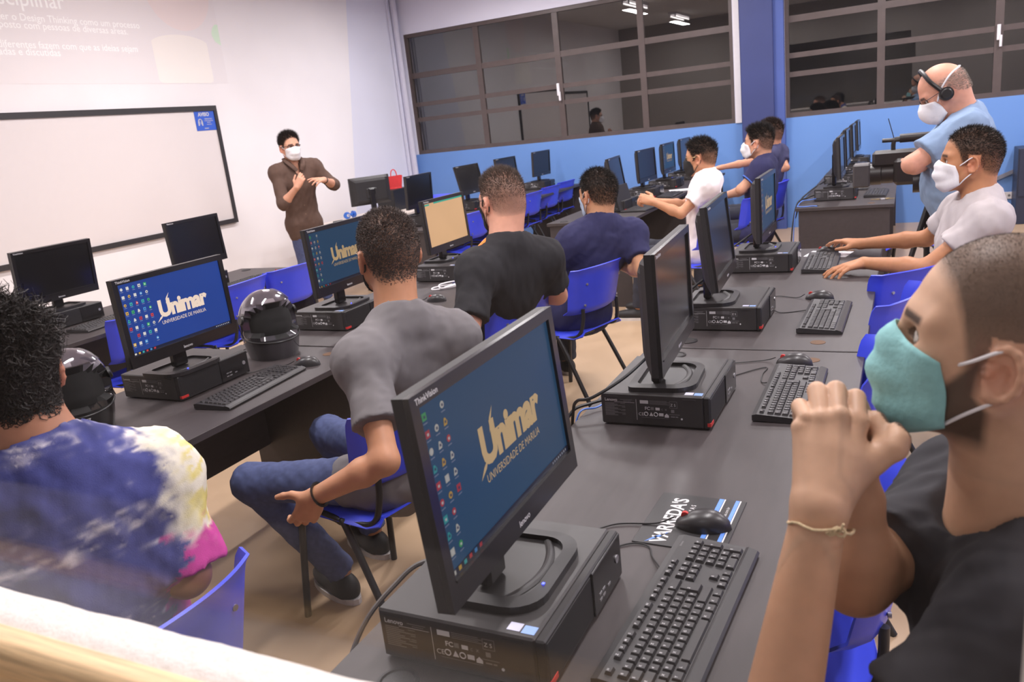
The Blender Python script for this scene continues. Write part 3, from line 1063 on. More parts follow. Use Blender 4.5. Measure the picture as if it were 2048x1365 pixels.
# ================================================================== workstations
GPC, GMO, GKB, GMS = 'black desktop system units', 'black widescreen monitors', 'black keyboards', 'black computer mice'
PCS = [
    (-0.636, 1.112, 0.0, 'black system unit nearest the viewer, with spec label and two bright stickers'),
    (-0.620, 2.205, 0.0, 'black system unit with a curled cable behind it, second of its row'),
    (-0.640, 3.205, 0.0, 'black system unit on the far side of the desk seam, third along the row'),
    (-0.660, 4.300, 0.0, 'black system unit opposite the hands typing, last of its row'),
    (-2.560, 2.135, 0.0, 'black system unit under the bright blue monitor beside the grey helmet'),
    (-2.530, 3.110, 0.0, 'black system unit right of the grey helmet, in front of the grey-shirted man'),
    (-2.520, 4.205, 0.0, 'black system unit under the cream document screen'),
    (-4.560, 2.995, 0.0, 'black front-row system unit beyond the curly-haired man'),
    (-4.450, 3.930, 0.0, 'black front-row system unit under the dark monitor before the whiteboard corner'),
    (-4.400, 6.830, 0.0, 'black system unit behind the document screen in the far front block'),
    (-4.420, 7.950, 0.0, 'black system unit under the dark monitor left of the black-shirted man'),
    (-4.420, 8.900, 0.0, 'black system unit behind the head of the man in the black shirt'),
    (-4.460, 10.000, 0.0, 'black system unit against the blue wall under a lone dark monitor'),
    (-2.430, 7.120, 0.0, 'black system unit behind the open laptop'),
    (-2.430, 8.080, 0.0, 'black system unit with label in front of the white-shirted man'),
    (-2.430, 8.950, 0.0, 'black system unit under the small lit monitor by the blue wall'),
    (-2.450, 9.850, 0.0, 'black system unit at the wall end of the middle far block'),
    (-0.515, 7.10, 0.0, 'black system unit beside the key ring on the far desk'),
    (-0.535, 8.20, 0.0, 'black system unit behind the camcorder lens hood, second on the far desk'),
    (-0.535, 9.15, 0.0, 'black system unit third along the far desk behind the camcorder'),
    (-0.535, 10.05, 0.0, 'black system unit touching the window wall behind the camcorder'),
]
for (x, y, rz, lb) in PCS:
    system_unit(x, y, rz, lb, GPC, skip=() if y < 5 and x > -3 else ('usb_port', 'sticker', 'rear_ports'))
TZ = DT + PH
MONS = [
    (-0.575, 1.06, 1.0, 4.3, 1.122, 'teal', 'large lit monitor with wallpaper lettering nearest the viewer'),
    (-0.573, 2.13, 4.0, 0.5, 1.108, 'off', 'dark monitor seen edge-on, second along the desk row beside the seated man'),
    (-0.650, 3.155, 2.9, 5.5, 1.090, 'off', 'dark tilted monitor, third along the row, hiding the white shirt hem'),
    (-0.640, 4.285, 0.0, 0.0, 1.075, 'teal', 'lit monitor at the far end of the row by the typing man'),
    (-2.448, 2.066, -1.1, 1.1, 1.082, 'blue', 'bright blue monitor with wallpaper lettering beside the grey helmet'),
    (-2.450, 3.083, 1.5, 2.6, 1.093, 'teal', 'lit monitor partly hidden by the grey-shirted man head'),
    (-2.541, 4.249, 0.0, 2.8, 1.078, 'doc', 'monitor showing a cream document page'),
    (-4.480, 2.985, 0.0, -5.0, 1.066, 'off', 'dark monitor at the picture edge under the whiteboard'),
    (-4.265, 3.865, 6.0, 2.6, 1.086, 'off', 'dark monitor overlapping the lower corner of the whiteboard'),
    (-4.320, 6.780, 2.0, -3.0, 1.086, 'off', 'dark monitor between the red bag and the document screen'),
    (-4.355, 7.900, -2.0, 12.0, 1.086, 'off', 'dark tilted monitor beside the face of the man in black'),
    (-4.355, 8.850, -3.0, 5.0, 1.086, 'off', 'dark monitor rising behind the head of the man in black'),
    (-4.380, 9.960, -3.0, -3.0, 1.082, 'off', 'lone dark monitor against the blue wall between two seated heads'),
    (-2.370, 7.060, 6.0, 8.0, 1.076, 'off', 'dark monitor behind the head of the navy-shirted man'),
    (-2.370, 8.030, -4.0, 2.0, 1.076, 'off', 'dark monitor left of the man in white, above the laptop'),
    (-2.370, 8.880, 0.0, 1.0, 1.080, 'teal', 'small lit monitor against the blue wall left of the man in white'),
    (-2.400, 9.780, 0.0, 1.0, 1.080, 'off', 'dark monitor peeking out behind the forehead of the man in white'),
    (-0.470, 7.050, 0.0, 2.0, 1.088, 'off', 'dark monitor on the far desk beside the camcorder, first of four'),
    (-0.495, 8.170, 0.0, 2.0, 1.088, 'off', 'dark monitor on the far desk beside the camcorder, second of four'),
    (-0.495, 9.130, 0.0, 2.0, 1.088, 'off', 'dark monitor on the far desk beside the camcorder, third of four'),
    (-0.495, 10.03, 0.0, 2.0, 1.088, 'off', 'dark monitor on the far desk beside the camcorder, last by the wall'),
]
for (x, y, yw, tl, zc, st, lb) in MONS:
    monitor(x, y, TZ, R(yw), R(tl), zc, st, lb, GMO, 0.045 if x > -1 and y < 3 else 0.0)

keyboard(-0.335, 1.195, R(-3), 'black keyboard with separate keys nearest the viewer, beside the mouse pad', GKB, single=True)
keyboard(-0.292, 2.345, R(0), 'black keyboard behind the clasped hands', GKB, single=True)
keyboard(-0.275, 3.235, R(-1), 'black keyboard lying free beyond the desk seam', GKB)
keyboard(-0.385, 4.325, R(1), 'black keyboard under the typing hands', GKB)
keyboard(-2.222, 2.135, R(5), 'black keyboard before the bright blue monitor', GKB)
keyboard(-4.19, 3.03, R(8), 'black front-row keyboard beside a red badge', GKB)
keyboard(-4.12, 4.10, R(4), 'black front-row keyboard left of the teacher legs', GKB)
keyboard(-0.22, 7.22, R(-2), 'black keyboard on the far desk above the key ring', GKB)
keyboard(-0.25, 8.30, R(-2), 'black keyboard on the far desk behind the camcorder hood', GKB)
keyboard(-2.16, 8.05, R(0), 'black keyboard on the far desk before the white-shirted man', GKB)

mouse(-0.372, 1.505, R(4), 'black mouse with red wheel on the mouse pad nearest the viewer', GMS, z=DT + 0.003,
      cable=[(-0.432, 1.50, DT + 0.02), (-0.47, 1.49, DT + 0.006), (-0.55, 1.47, DT + 0.004), (-0.60, 1.42, DT + 0.004), (-0.66, 1.36, DT + 0.01), (-0.70, 1.30, DT + 0.02)])
mouse(-0.322, 2.640, R(-6), 'black mouse with red wheel beside the keyboard behind the clasped hands', GMS,
      cable=[(-0.382, 2.645, DT + 0.02), (-0.42, 2.66, DT + 0.005), (-0.52, 2.62, DT + 0.004), (-0.58, 2.60, DT + 0.004), (-0.66, 2.50, DT + 0.01), (-0.68, 2.40, DT + 0.03)])
mouse(-0.327, 3.560, R(-5), 'black mouse with red wheel beyond the keyboard of the empty seat', GMS,
      cable=[(-0.387, 3.565, DT + 0.02), (-0.42, 3.57, DT + 0.004), (-0.50, 3.60, DT + 0.004), (-0.58, 3.56, DT + 0.004), (-0.66, 3.5, DT + 0.01), (-0.69, 3.40, DT + 0.03)])
mouse(-0.385, 4.640, R(-5), 'black mouse under the hand of the typing man', GMS, z=DT + 0.002)
mouse(-2.205, 2.430, R(10), 'black mouse beside the grey helmet', GMS,
      cable=[(-2.262, 2.42, DT + 0.018), (-2.30, 2.41, DT + 0.004), (-2.36, 2.37, DT + 0.004), (-2.39, 2.30, DT + 0.004), (-2.42, 2.28, DT + 0.02)])
mouse(-2.245, 3.545, R(0), 'black mouse beside the white cable coil', GMS,
      cable=[(-2.305, 3.545, DT + 0.018), (-2.34, 3.55, DT + 0.004), (-2.42, 3.46, DT + 0.004), (-2.47, 3.34, DT + 0.02)])
mouse(-4.10, 4.42, R(10), 'black mouse on the front-row desk end beside the teacher', GMS)
mouse(-0.33, 7.55, R(0), 'black mouse on the far desk beside the first monitor', GMS)

def cord(name, pts, r, m, label, cat='cable', group=None, n=8):
    mb = MB()
    mb.tube(smooth_path(pts, n), r, 7)
    return tag(mb.build(name, m, smooth=True), label, cat, group)
GC = 'loose computer cables'
# near system unit: power and network leads hang over the back edge of the desk
pw = thing('power_cord', (-0.80, 1.16, DT + 0.05), 'thick grey power cord plugged into the nearest system unit', 'cable', GC)
mb = MB()
mb.tube(smooth_path([(0.0, 0, 0), (-0.035, -0.01, 0.004), (-0.075, -0.045, -0.02), (-0.125, -0.14, -0.10), (-0.15, -0.25, -0.30), (-0.16, -0.35, -0.62)], 8), 0.0052, 8)
mb.build('cable', M_GCABLE, pw, smooth=True)
mb = MB()
for k in range(7):
    mb.tube([(0.012 - k * 0.007, -0.002 * k, 0.002), (0.008 - k * 0.007, -0.002 * k, 0.002)], 0.0085 - 0.0004 * k, 8)
mb.box(0.0, 0.03, -0.012, 0.012, -0.010, 0.012, bev=0.003)
mb.build('plug', M_CABLE, pw, smooth=True)
cord('network_cable', [(-0.795, 1.20, DT + 0.03), (-0.83, 1.19, DT + 0.03), (-0.875, 1.10, DT - 0.02), (-0.90, 0.97, DT - 0.13), (-0.92, 0.85, DT - 0.35)], 0.0032, M_BCABLE,
     'thin bright blue network cable behind the nearest system unit', 'cable', GC)
cord('video_cable', [(-0.64, 2.10, TZ + 0.10), (-0.70, 2.02, TZ + 0.05), (-0.78, 1.97, TZ + 0.005), (-0.84, 2.0, TZ - 0.02), (-0.868, 2.03, DT + 0.03), (-0.885, 2.05, DT - 0.07), (-0.885, 2.08, DT - 0.30)], 0.0048, M_CABLE,
     'thick black video cable draped over the second system unit', 'cable', GC)
cord('power_cord', [(-0.785, 2.10, DT + 0.05), (-0.825, 2.07, DT + 0.045), (-0.872, 2.03, DT + 0.03), (-0.893, 2.0, DT - 0.05), (-0.89, 1.98, DT - 0.30)], 0.005, M_CABLE,
     'black power cord hanging behind the second system unit', 'cable', GC)
cord('network_cable', [(-0.785, 2.18, DT + 0.03), (-0.83, 2.13, DT + 0.01), (-0.872, 2.08, DT + 0.004), (-0.888, 2.05, DT - 0.12), (-0.89, 2.05, DT - 0.3)], 0.003, M_BCABLE,
     'thin blue network cable behind the second system unit', 'cable', GC)
cord('video_cable', [(-0.70, 3.16, TZ + 0.10), (-0.76, 3.12, TZ + 0.06), (-0.82, 3.06, TZ + 0.0), (-0.87, 3.02, DT + 0.02), (-0.885, 3.0, DT - 0.2)], 0.0048, M_CABLE,
     'black video cable behind the third system unit of the row', 'cable', GC)
cord('video_cable', [(-0.70, 4.25, TZ + 0.10), (-0.76, 4.20, TZ + 0.06), (-0.83, 4.12, TZ + 0.01), (-0.875, 4.06, DT + 0.0), (-0.885, 4.03, DT - 0.2)], 0.0048, M_CABLE,
     'black video cable behind the last system unit of the row', 'cable', GC)
cord('keyboard_cable', [(-0.40, 1.30, DT + 0.012), (-0.44, 1.36, DT + 0.004), (-0.46, 1.40, DT + 0.003), (-0.50, 1.40, DT + 0.003), (-0.55, 1.35, DT + 0.003), (-0.58, 1.32, DT + 0.01)], 0.0018, M_CABLE,
     'thin black lead from the nearest keyboard', 'cable', GC)
cord('keyboard_cable', [(-0.36, 2.42, DT + 0.012), (-0.395, 2.44, DT + 0.003), (-0.405, 2.52, DT + 0.003), (-0.40, 2.585, DT + 0.003), (-0.43, 2.57, DT + 0.003), (-0.52, 2.46, DT + 0.003), (-0.56, 2.44, DT + 0.01), (-0.62, 2.40, DT + 0.03)], 0.0018, M_CABLE,
     'looping thin black lead from the keyboard behind the clasped hands', 'cable', GC)
cord('keyboard_cable', [(-0.345, 3.33, DT + 0.012), (-0.38, 3.34, DT + 0.003), (-0.45, 3.31, DT + 0.003), (-0.49, 3.33, DT + 0.01)], 0.0018, M_CABLE,
     'thin black lead from the keyboard beyond the desk seam', 'cable', GC)
cord('network_cable', [(-0.77, 6.62, DT + 0.006), (-0.72, 6.60, DT + 0.005), (-0.66, 6.62, DT + 0.005), (-0.62, 6.60, DT + 0.005)], 0.004, M_BCABLE,
     'blue network cable curling on the near corner of the far desk', 'cable', GC)
cord('network_cable', [(-0.60, 6.95, DT + 0.03), (-0.70, 6.90, DT + 0.02), (-0.76, 6.80, DT + 0.02), (-0.79, 6.70, DT - 0.05), (-0.80, 6.62, DT - 0.25), (-0.81, 6.6, 0.1)], 0.004, M_BCABLE,
     'blue network cable hanging down the end of the far desk', 'cable', GC)
cord('power_cord', [(-0.66, 7.0, DT + 0.05), (-0.73, 6.95, DT + 0.03), (-0.79, 6.78, DT), (-0.815, 6.62, DT - 0.25), (-0.82, 6.6, 0.05)], 0.006, M_CABLE,
     'black power cord hanging down the end of the far desk', 'cable', GC)
cord('power_cord', [(-0.66, 8.1, DT + 0.06), (-0.74, 7.7, DT + 0.03), (-0.77, 7.3, DT + 0.02), (-0.78, 6.95, DT + 0.01), (-0.80, 6.75, DT - 0.1)], 0.007, M_CABLE,
     'bundle-thick black cord running along the back of the far desk', 'cable', GC)
cord('cable_coil', [(-2.38, 3.86, DT + 0.004), (-2.33, 3.93, DT + 0.012), (-2.30, 3.86, DT + 0.02), (-2.36, 3.80, DT + 0.012), (-2.41, 3.86, DT + 0.02), (-2.36, 3.95, DT + 0.02), (-2.29, 3.93, DT + 0.012), (-2.33, 3.84, DT + 0.008), (-2.42, 3.80, DT + 0.004), (-2.44, 3.86, DT + 0.005), (-2.34, 3.98, DT + 0.004)], 0.0045, M_WHITE,
     'white cable coil lying beside the document monitor', 'cable', GC)

# ================================================================== chairs
CHAIRS = [
    (-1.44, 0.845, R(-3), 'blue plastic chair in front of the sill, under the man in the tie-dye shirt'),
    (-1.62, 2.02, R(-12), 'blue plastic chair under the man in the grey T-shirt'),
    (-1.81, 3.33, R(-15), 'blue plastic chair under the man in the black shirt with orange piping'),
    (-1.73, 4.17, R(-16), 'blue plastic chair under the navy-shirted man with a surgical mask, its black legs visible'),
    (0.27, 0.98, R(0), 'blue plastic chair under the man with clasped hands'),
    (-0.25, 1.60, R(10), 'empty blue plastic chair behind the forearm of the man with clasped hands'),
    (-0.29, 2.52, R(3), 'empty blue plastic chair behind the turquoise mask, pushed under the desk'),
    (-0.225, 3.40, R(-14), 'empty blue plastic chair by the keyboard beyond the desk seam'),
    (-0.12, 3.98, R(-42), 'blue plastic chair under the typing man in pale grey'),
    (-4.08, 3.02, R(0), 'blue plastic chair behind the bright blue monitor and black helmet'),
    (-4.08, 3.80, R(8), 'blue plastic chair behind the grey helmet'),
    (-4.08, 4.32, R(-6), 'blue plastic chair between the grey helmet and the teacher'),
    (-4.05, 7.05, R(-3), 'blue plastic chair right of the document screen'),
    (-4.12, 7.75, R(-2), 'blue plastic chair half hidden by the lit document screen edge'),
    (-4.16, 8.65, R(-2), 'blue plastic chair hidden behind the neck of the man in black'),
    (-4.22, 9.36, R(-4), 'blue plastic chair in the far row between two seated heads'),
    (-4.26, 9.98, R(-4), 'blue plastic chair last but one by the window wall'),
    (-1.50, 6.10, R(-8), 'blue plastic chair under the man in the white T-shirt'),
    (-1.33, 7.02, R(-15), 'blue plastic chair under the navy-shirted man with a white mask'),
    (-1.30, 8.00, R(-10), 'blue plastic chair under the farthest seated man by the pillar'),
    (0.10, 6.75, R(-5), 'blue plastic chair at the far desk behind the camcorder'),
    (-5.35, 9.0, R(150), 'blue plastic chair behind the teacher table and red bag'),
]
for (x, y, rz, lb) in CHAIRS:
    chair(x, y, rz, lb)

# ================================================================== people: bodies grown as blended implicit surfaces
V3 = lambda *a: np.array(a, dtype=np.float64)
def nrm(v):
    v = np.asarray(v, float)
    return v / (np.linalg.norm(v) + 1e-12)
def lerp(a, b, t):
    return np.asarray(a, float) * (1 - t) + np.asarray(b, float) * t

class Field:
    """a list of primitives blended with a smooth minimum; polygonised with surface nets"""
    def __init__(self):
        self.p = []
    def cone(self, a, b, ra, rb, k=0.03):
        self.p.append(('c', np.asarray(a, float), np.asarray(b, float), float(ra), float(rb), k))
        return self
    def sleeve(self, a, b, ra, rb, k=0.03):
        self.p.append(('f', np.asarray(a, float), np.asarray(b, float), float(ra), float(rb), k))
        return self
    def ball(self, a, r, k=0.03):
        return self.cone(a, np.asarray(a, float) + V3(0, 0, 1e-5), r, r, k)
    def ell(self, c, radii, frame=None, k=0.03):
        fr = np.eye(3) if frame is None else np.asarray(frame, float)   # rows = axes
        self.p.append(('e', np.asarray(c, float), np.asarray(radii, float), fr, k))
        return self
    def cut(self, point, normal):
        """remove everything on the side the normal points to"""
        self.p.append(('x', np.asarray(point, float), nrm(normal)))
        return self
    def sub(self, c, radii, frame=None, k=0.01):
        fr = np.eye(3) if frame is None else np.asarray(frame, float)
        self.p.append(('s', np.asarray(c, float), np.asarray(radii, float), fr, k))
        return self
    def noise(self, amp, freq, seed=0, stretch=(1, 1, 1)):
        self.p.append(('n', amp, freq, seed, stretch))
        return self
    def bounds(self, pad):
        lo, hi = np.full(3, 1e9), np.full(3, -1e9)
        for q in self.p:
            if q[0] in 'cf':
                for c, r in ((q[1], q[3]), (q[2], q[4])):
                    lo, hi = np.minimum(lo, c - r), np.maximum(hi, c + r)
            elif q[0] == 'e':
                e = np.sqrt(((q[3] * q[2][:, None]) ** 2).sum(0))
                lo, hi = np.minimum(lo, q[1] - e), np.maximum(hi, q[1] + e)
        return lo - pad, hi + pad
    def eval_grid(self, lo, n, h):
        D = np.full(n, 0.08, np.float32)
        ax = [lo[i] + h * np.arange(n[i]) for i in range(3)]
        def sub(blo, bhi):
            i0 = [max(0, int(math.floor((blo[i] - lo[i]) / h))) for i in range(3)]
            i1 = [min(n[i], int(math.ceil((bhi[i] - lo[i]) / h)) + 1) for i in range(3)]
            if any(i1[i] <= i0[i] for i in range(3)):
                return None
            sl = tuple(slice(i0[i], i1[i]) for i in range(3))
            X = ax[0][sl[0]][:, None, None]
            Y = ax[1][sl[1]][None, :, None]
            Z = ax[2][sl[2]][None, None, :]
            return sl, X, Y, Z
        M = 0.055
        for q in self.p:
            t = q[0]
            if t in 'cf':
                _, a, b, ra, rb, k = q
                r = max(ra, rb) + M
                s = sub(np.minimum(a, b) - r, np.maximum(a, b) + r)
                if s is None:
                    continue
                sl, X, Y, Z = s
                ba = b - a
                L2 = ba @ ba
                x, y, z = X - a[0], Y - a[1], Z - a[2]
                tt = np.clip((x * ba[0] + y * ba[1] + z * ba[2]) / L2, 0, 1)
                d = np.sqrt((x - tt * ba[0]) ** 2 + (y - tt * ba[1]) ** 2 + (z - tt * ba[2]) ** 2) - (ra + (rb - ra) * tt)
                if t == 'f':
                    un = ba / math.sqrt(L2)
                    d = np.maximum(d, (X - b[0]) * un[0] + (Y - b[1]) * un[1] + (Z - b[2]) * un[2])
                self._smin(D, sl, d.astype(np.float32), k)
            elif t == 'e':
                _, c, rad, fr, k = q
                e = np.sqrt(((fr * rad[:, None]) ** 2).sum(0)) + M
                s = sub(c - e, c + e)
                if s is None:
                    continue
                sl, X, Y, Z = s
                self._smin(D, sl, self._ell(c, rad, fr, X, Y, Z).astype(np.float32), k)
            elif t == 's':
                _, c, rad, fr, k = q
                e = np.sqrt(((fr * rad[:, None]) ** 2).sum(0)) + 0.03
                s = sub(c - e, c + e)
                if s is None:
                    continue
                sl, X, Y, Z = s
                d = -self._ell(c, rad, fr, X, Y, Z)
                A = D[sl]
                hh = np.clip(0.5 - 0.5 * (A - d) / k, 0, 1)
                D[sl] = A * (1 - hh) + d * hh + k * hh * (1 - hh)
            elif t == 'x':
                d = (ax[0][:, None, None] - q[1][0]) * q[2][0] + (ax[1][None, :, None] - q[1][1]) * q[2][1] + (ax[2][None, None, :] - q[1][2]) * q[2][2]
                D = np.maximum(D, d.astype(np.float32))
            elif t == 'n':
                _, amp, fq, seed, st = q
                rg = np.random.default_rng(seed)
                acc = 0
                X = ax[0][:, None, None] * st[0]
                Y = ax[1][None, :, None] * st[1]
                Z = ax[2][None, None, :] * st[2]
                for o in range(5):
                    w = rg.normal(0, 1, 3) * fq * (1 + 0.45 * o)
                    ph = rg.uniform(0, 6.28)
                    w2 = rg.normal(0, 1, 3) * fq * 0.5
                    acc = acc + np.sin(X * w[0] + Y * w[1] + Z * w[2] + ph + 1.5 * np.sin(X * w2[0] + Y * w2[1] + Z * w2[2])) / (1 + 0.5 * o)
                D = D + (amp * acc / 2.2).astype(np.float32)
        return D
    def at(self, P):
        """field value at single points"""
        X, Y, Z = P[:, 0], P[:, 1], P[:, 2]
        D = np.full(len(P), 0.3)
        for q in self.p:
            if q[0] in 'cf':
                ba = q[2] - q[1]
                W = P - q[1]
                tt = np.clip(W @ ba / (ba @ ba), 0, 1)
                d = np.linalg.norm(W - tt[:, None] * ba, axis=1) - (q[3] + (q[4] - q[3]) * tt)
                k = q[5]
            elif q[0] == 'e':
                d = self._ell(q[1], q[2], q[3], X, Y, Z)
                k = q[4]
            else:
                continue
            h = np.maximum(k - np.abs(D - d), 0) / k
            D = np.minimum(D, d) - h * h * k * 0.25
        return D
    @staticmethod
    def _ell(c, rad, fr, X, Y, Z):
        x, y, z = X - c[0], Y - c[1], Z - c[2]
        k0 = k1 = 0
        for i in range(3):
            p = x * fr[i][0] + y * fr[i][1] + z * fr[i][2]
            k0 = k0 + (p / rad[i]) ** 2
            k1 = k1 + (p / rad[i] ** 2) ** 2
        k0 = np.sqrt(k0)
        k1 = np.sqrt(k1) + 1e-9
        return k0 * (k0 - 1.0) / k1
    @staticmethod
    def _smin(D, sl, d, k):
        A = D[sl]
        if k <= 0:
            D[sl] = np.minimum(A, d)
            return
        h = np.maximum(k - np.abs(A - d), 0) / k
        D[sl] = np.minimum(A, d) - h * h * k * 0.25
    def polygonise(self, h, fine=(), lo=None, hi=None):
        """fine = list of (lo, hi, h): boxes redone at a finer pitch; coarse faces inside them are dropped"""
        if lo is None:
            lo, hi = self.bounds(0.02)
        V, F = self._nets(np.asarray(lo, float), np.asarray(hi, float), h)
        for (a, b, hf) in fine:
            a, b = np.asarray(a, float), np.asarray(b, float)
            c = V[F].mean(1)
            inside = ((c > a) & (c < b)).all(1)
            F = F[~inside]
            v2, f2 = self._nets(a - 2.5 * h, b + 2.5 * h, hf)
            c = v2[f2].mean(1)
            f2 = f2[((c > a - 0.9 * h) & (c < b + 0.9 * h)).all(1)]
            F = np.concatenate([F, f2 + len(V)])
            V = np.concatenate([V, v2])
        used = np.unique(F)
        rem = np.full(len(V), -1, np.int64)
        rem[used] = np.arange(len(used))
        return V[used], rem[F]
    def _nets(self, lo, hi, h):
        n = tuple(int(math.ceil((hi[i] - lo[i]) / h)) + 2 for i in range(3))
        D = self.eval_grid(lo, n, h)
        S = D < 0
        nx, ny, nz = n
        cs = [(i, j, k) for i in (0, 1) for j in (0, 1) for k in (0, 1)]
        cell = np.zeros((nx - 1, ny - 1, nz - 1), np.int8)
        for (i, j, k) in cs:
            cell += S[i:nx - 1 + i, j:ny - 1 + j, k:nz - 1 + k]
        act = (cell > 0) & (cell < 8)
        idx = np.argwhere(act)
        if len(idx) == 0:
            return np.zeros((0, 3)), np.zeros((0, 4), np.int64)
        num = np.full(act.shape, -1, np.int64)
        num[act] = np.arange(len(idx))
        val = {c: D[idx[:, 0] + c[0], idx[:, 1] + c[1], idx[:, 2] + c[2]] for c in cs}
        P = np.zeros((len(idx), 3))
        W = np.zeros(len(idx))
        for a in cs:
            for d in range(3):
                if a[d]:
                    continue
                b = tuple(1 if q == d else a[q] for q in range(3))
                va, vb = val[a], val[b]
                cr = (va < 0) != (vb < 0)
                t = np.where(cr, va / np.where(cr, va - vb, 1), 0)
                for q in range(3):
                    P[:, q] += np.where(cr, (a[q] + (t if q == d else 0)), 0)
                W += cr
        P = lo + h * (idx + P / W[:, None])
        faces = []
        for d in range(3):
            o1, o2 = [(1, 2), (2, 0), (0, 1)][d]
            s1 = [slice(1, n[q] - 1) if q != d else slice(0, n[q] - 1) for q in range(3)]
            s2 = list(s1)
            s2[d] = slice(1, n[d])
            A, B = S[tuple(s1)], S[tuple(s2)]
            cr = A != B
            e = np.argwhere(cr)
            if len(e) == 0:
                continue
            flip = A[cr]
            base = e.copy()
            base[:, o1] += 1
            base[:, o2] += 1
            def cellno(da, db):
                q = base.copy()
                q[:, o1] += da
                q[:, o2] += db
                return num[q[:, 0], q[:, 1], q[:, 2]]
            quad = np.stack([cellno(-1, -1), cellno(0, -1), cellno(0, 0), cellno(-1, 0)], 1)
            quad[~flip] = quad[~flip][:, ::-1]
            faces.append(quad)
        return P, np.concatenate(faces)

def mesh_np(name, V, F, m, col=None):
    me = bpy.data.meshes.new(name)
    me.vertices.add(len(V))
    me.vertices.foreach_set('co', np.ascontiguousarray(V, np.float32).ravel())
    nf, w = F.shape
    me.loops.add(nf * w)
    me.loops.foreach_set('vertex_index', np.ascontiguousarray(F, np.int32).ravel())
    me.polygons.add(nf)
    me.polygons.foreach_set('loop_start', np.arange(0, nf * w, w, dtype=np.int32))
    me.update(calc_edges=True)
    me.materials.append(m)
    if col is not None:
        at = me.attributes.new('Col', 'FLOAT_COLOR', 'POINT')
        at.data.foreach_set('color', np.concatenate([col, np.ones((len(col), 1))], 1).astype(np.float32).ravel())
    me.shade_smooth()
    return me

# ------------------------------------------------------------------ head
def head_frame(yaw, pitch, roll=0.0):
    """rows: forward, left, up in the world; yaw 0 looks along +x, pitch > 0 looks up"""
    f = V3(math.cos(yaw) * math.cos(pitch), math.sin(yaw) * math.cos(pitch), math.sin(pitch))
    l = V3(-math.sin(yaw), math.cos(yaw), 0)
    u = np.cross(f, l)
    c, s = math.cos(roll), math.sin(roll)
    return np.stack([f, l * c + u * s, u * c - l * s])

class Head:
    def __init__(self, c, yaw, pitch=0.0, roll=0.0, s=1.0):
        self.c, self.s = np.asarray(c, float), s
        self.fr = head_frame(yaw, pitch, roll)
    def w(self, *p):
        return self.c + self.s * (np.asarray(p, float) @ self.fr)
    def local(self, V):
        return ((V - self.c) @ self.fr.T) / self.s
    def add(self, F, neck_base, neck_r=0.055, fine_ears=True, jaw=1.0, ears=True):
        s, fr = self.s, self.fr
        F.ell(self.w(-0.014, 0, 0.030), V3(0.098, 0.077, 0.092) * s, fr, 0.02)
        F.ell(self.w(-0.035, 0, 0.012), V3(0.078, 0.073, 0.080) * s, fr, 0.03)
        F.ell(self.w(0.034, 0, -0.030), V3(0.050, 0.057 * jaw, 0.072) * s, fr, 0.035)
        F.ell(self.w(0.042, 0, -0.078), V3(0.046, 0.046 * jaw, 0.034) * s, fr, 0.03)
        F.ball(self.w(0.074, 0, -0.098), 0.017 * s, 0.03)
        for e in (-1, 1):
            F.cone(self.w(-0.004, e * 0.060 * jaw, -0.050), self.w(0.060, e * 0.026, -0.094), 0.018 * s, 0.016 * s, 0.03)
            F.ell(self.w(0.050, e * 0.040, -0.022), V3(0.022, 0.022, 0.024) * s, fr, 0.03)
            F.cone(self.w(0.060, e * 0.046, 0.020), self.w(0.075, e * 0.012, 0.020), 0.010 * s, 0.011 * s, 0.02)
        for e in (-1, 1):
            F.sub(self.w(0.087, e * 0.032, -0.001), V3(0.017, 0.019, 0.011) * s, fr, 0.010)
            F.ball(self.w(0.0645, e * 0.032, -0.001), 0.0135 * s, 0.003)
        F.cone(self.w(0.080, 0, 0.010), self.w(0.100, 0, -0.032), 0.007 * s, 0.0105 * s, 0.016)
        for e in (-1, 1):
            F.ball(self.w(0.089, e * 0.013, -0.038), 0.0085 * s, 0.012)
        F.ell(self.w(0.081, 0, -0.064), V3(0.012, 0.024, 0.006) * s, fr, 0.008)
        F.ell(self.w(0.079, 0, -0.073), V3(0.012, 0.021, 0.006) * s, fr, 0.008)
        F.cone(self.w(-0.030, 0, -0.045), neck_base, neck_r * s, neck_r * 1.06, 0.035)
        F.cone(self.w(-0.050, 0, -0.03), neck_base, neck_r * 0.85 * s, neck_r, 0.03)
        if ears:
            for e in (-1, 1):
                lf = self.fr
                ca, sa = math.cos(0.42), math.sin(0.42)
                efr = np.stack([lf[0] * ca - e * -lf[1] * sa * -1, lf[1] * ca * 1.0 + 0 * lf[0], lf[2]])
                efr = np.stack([nrm(lf[0] * ca - lf[1] * e * sa), nrm(lf[1] * e * ca + lf[0] * sa), lf[2]])
                c0 = self.w(-0.012, e * 0.079, -0.012)
                F.ell(c0, V3(0.019, 0.005, 0.030) * s, efr, 0.006)
                n = 11
                pts = []
                for q in range(n):
                    an = R(-150 + 300 * q / (n - 1)) + math.pi
                    a = self.w(-0.012, e * 0.081, -0.012) + s * (efr[0] * (math.cos(an) * 0.0175) * (1 if True else 0) + efr[2] * (math.sin(an) * 0.0285) + efr[1] * 0.004)
                    pts.append(a)
                for a, b in zip(pts, pts[1:]):
                    F.cone(a, b, 0.0042 * s, 0.0042 * s, 0.004)
                F.ball(self.w(-0.005, e * 0.078, -0.038), 0.0075 * s, 0.008)
                F.sub(self.w(-0.008, e * 0.0865, -0.014), V3(0.0085, 0.010, 0.012) * s, efr, 0.005)
                F.ball(self.w(0.0045, e * 0.079, -0.015), 0.0055 * s, 0.006)
        return F

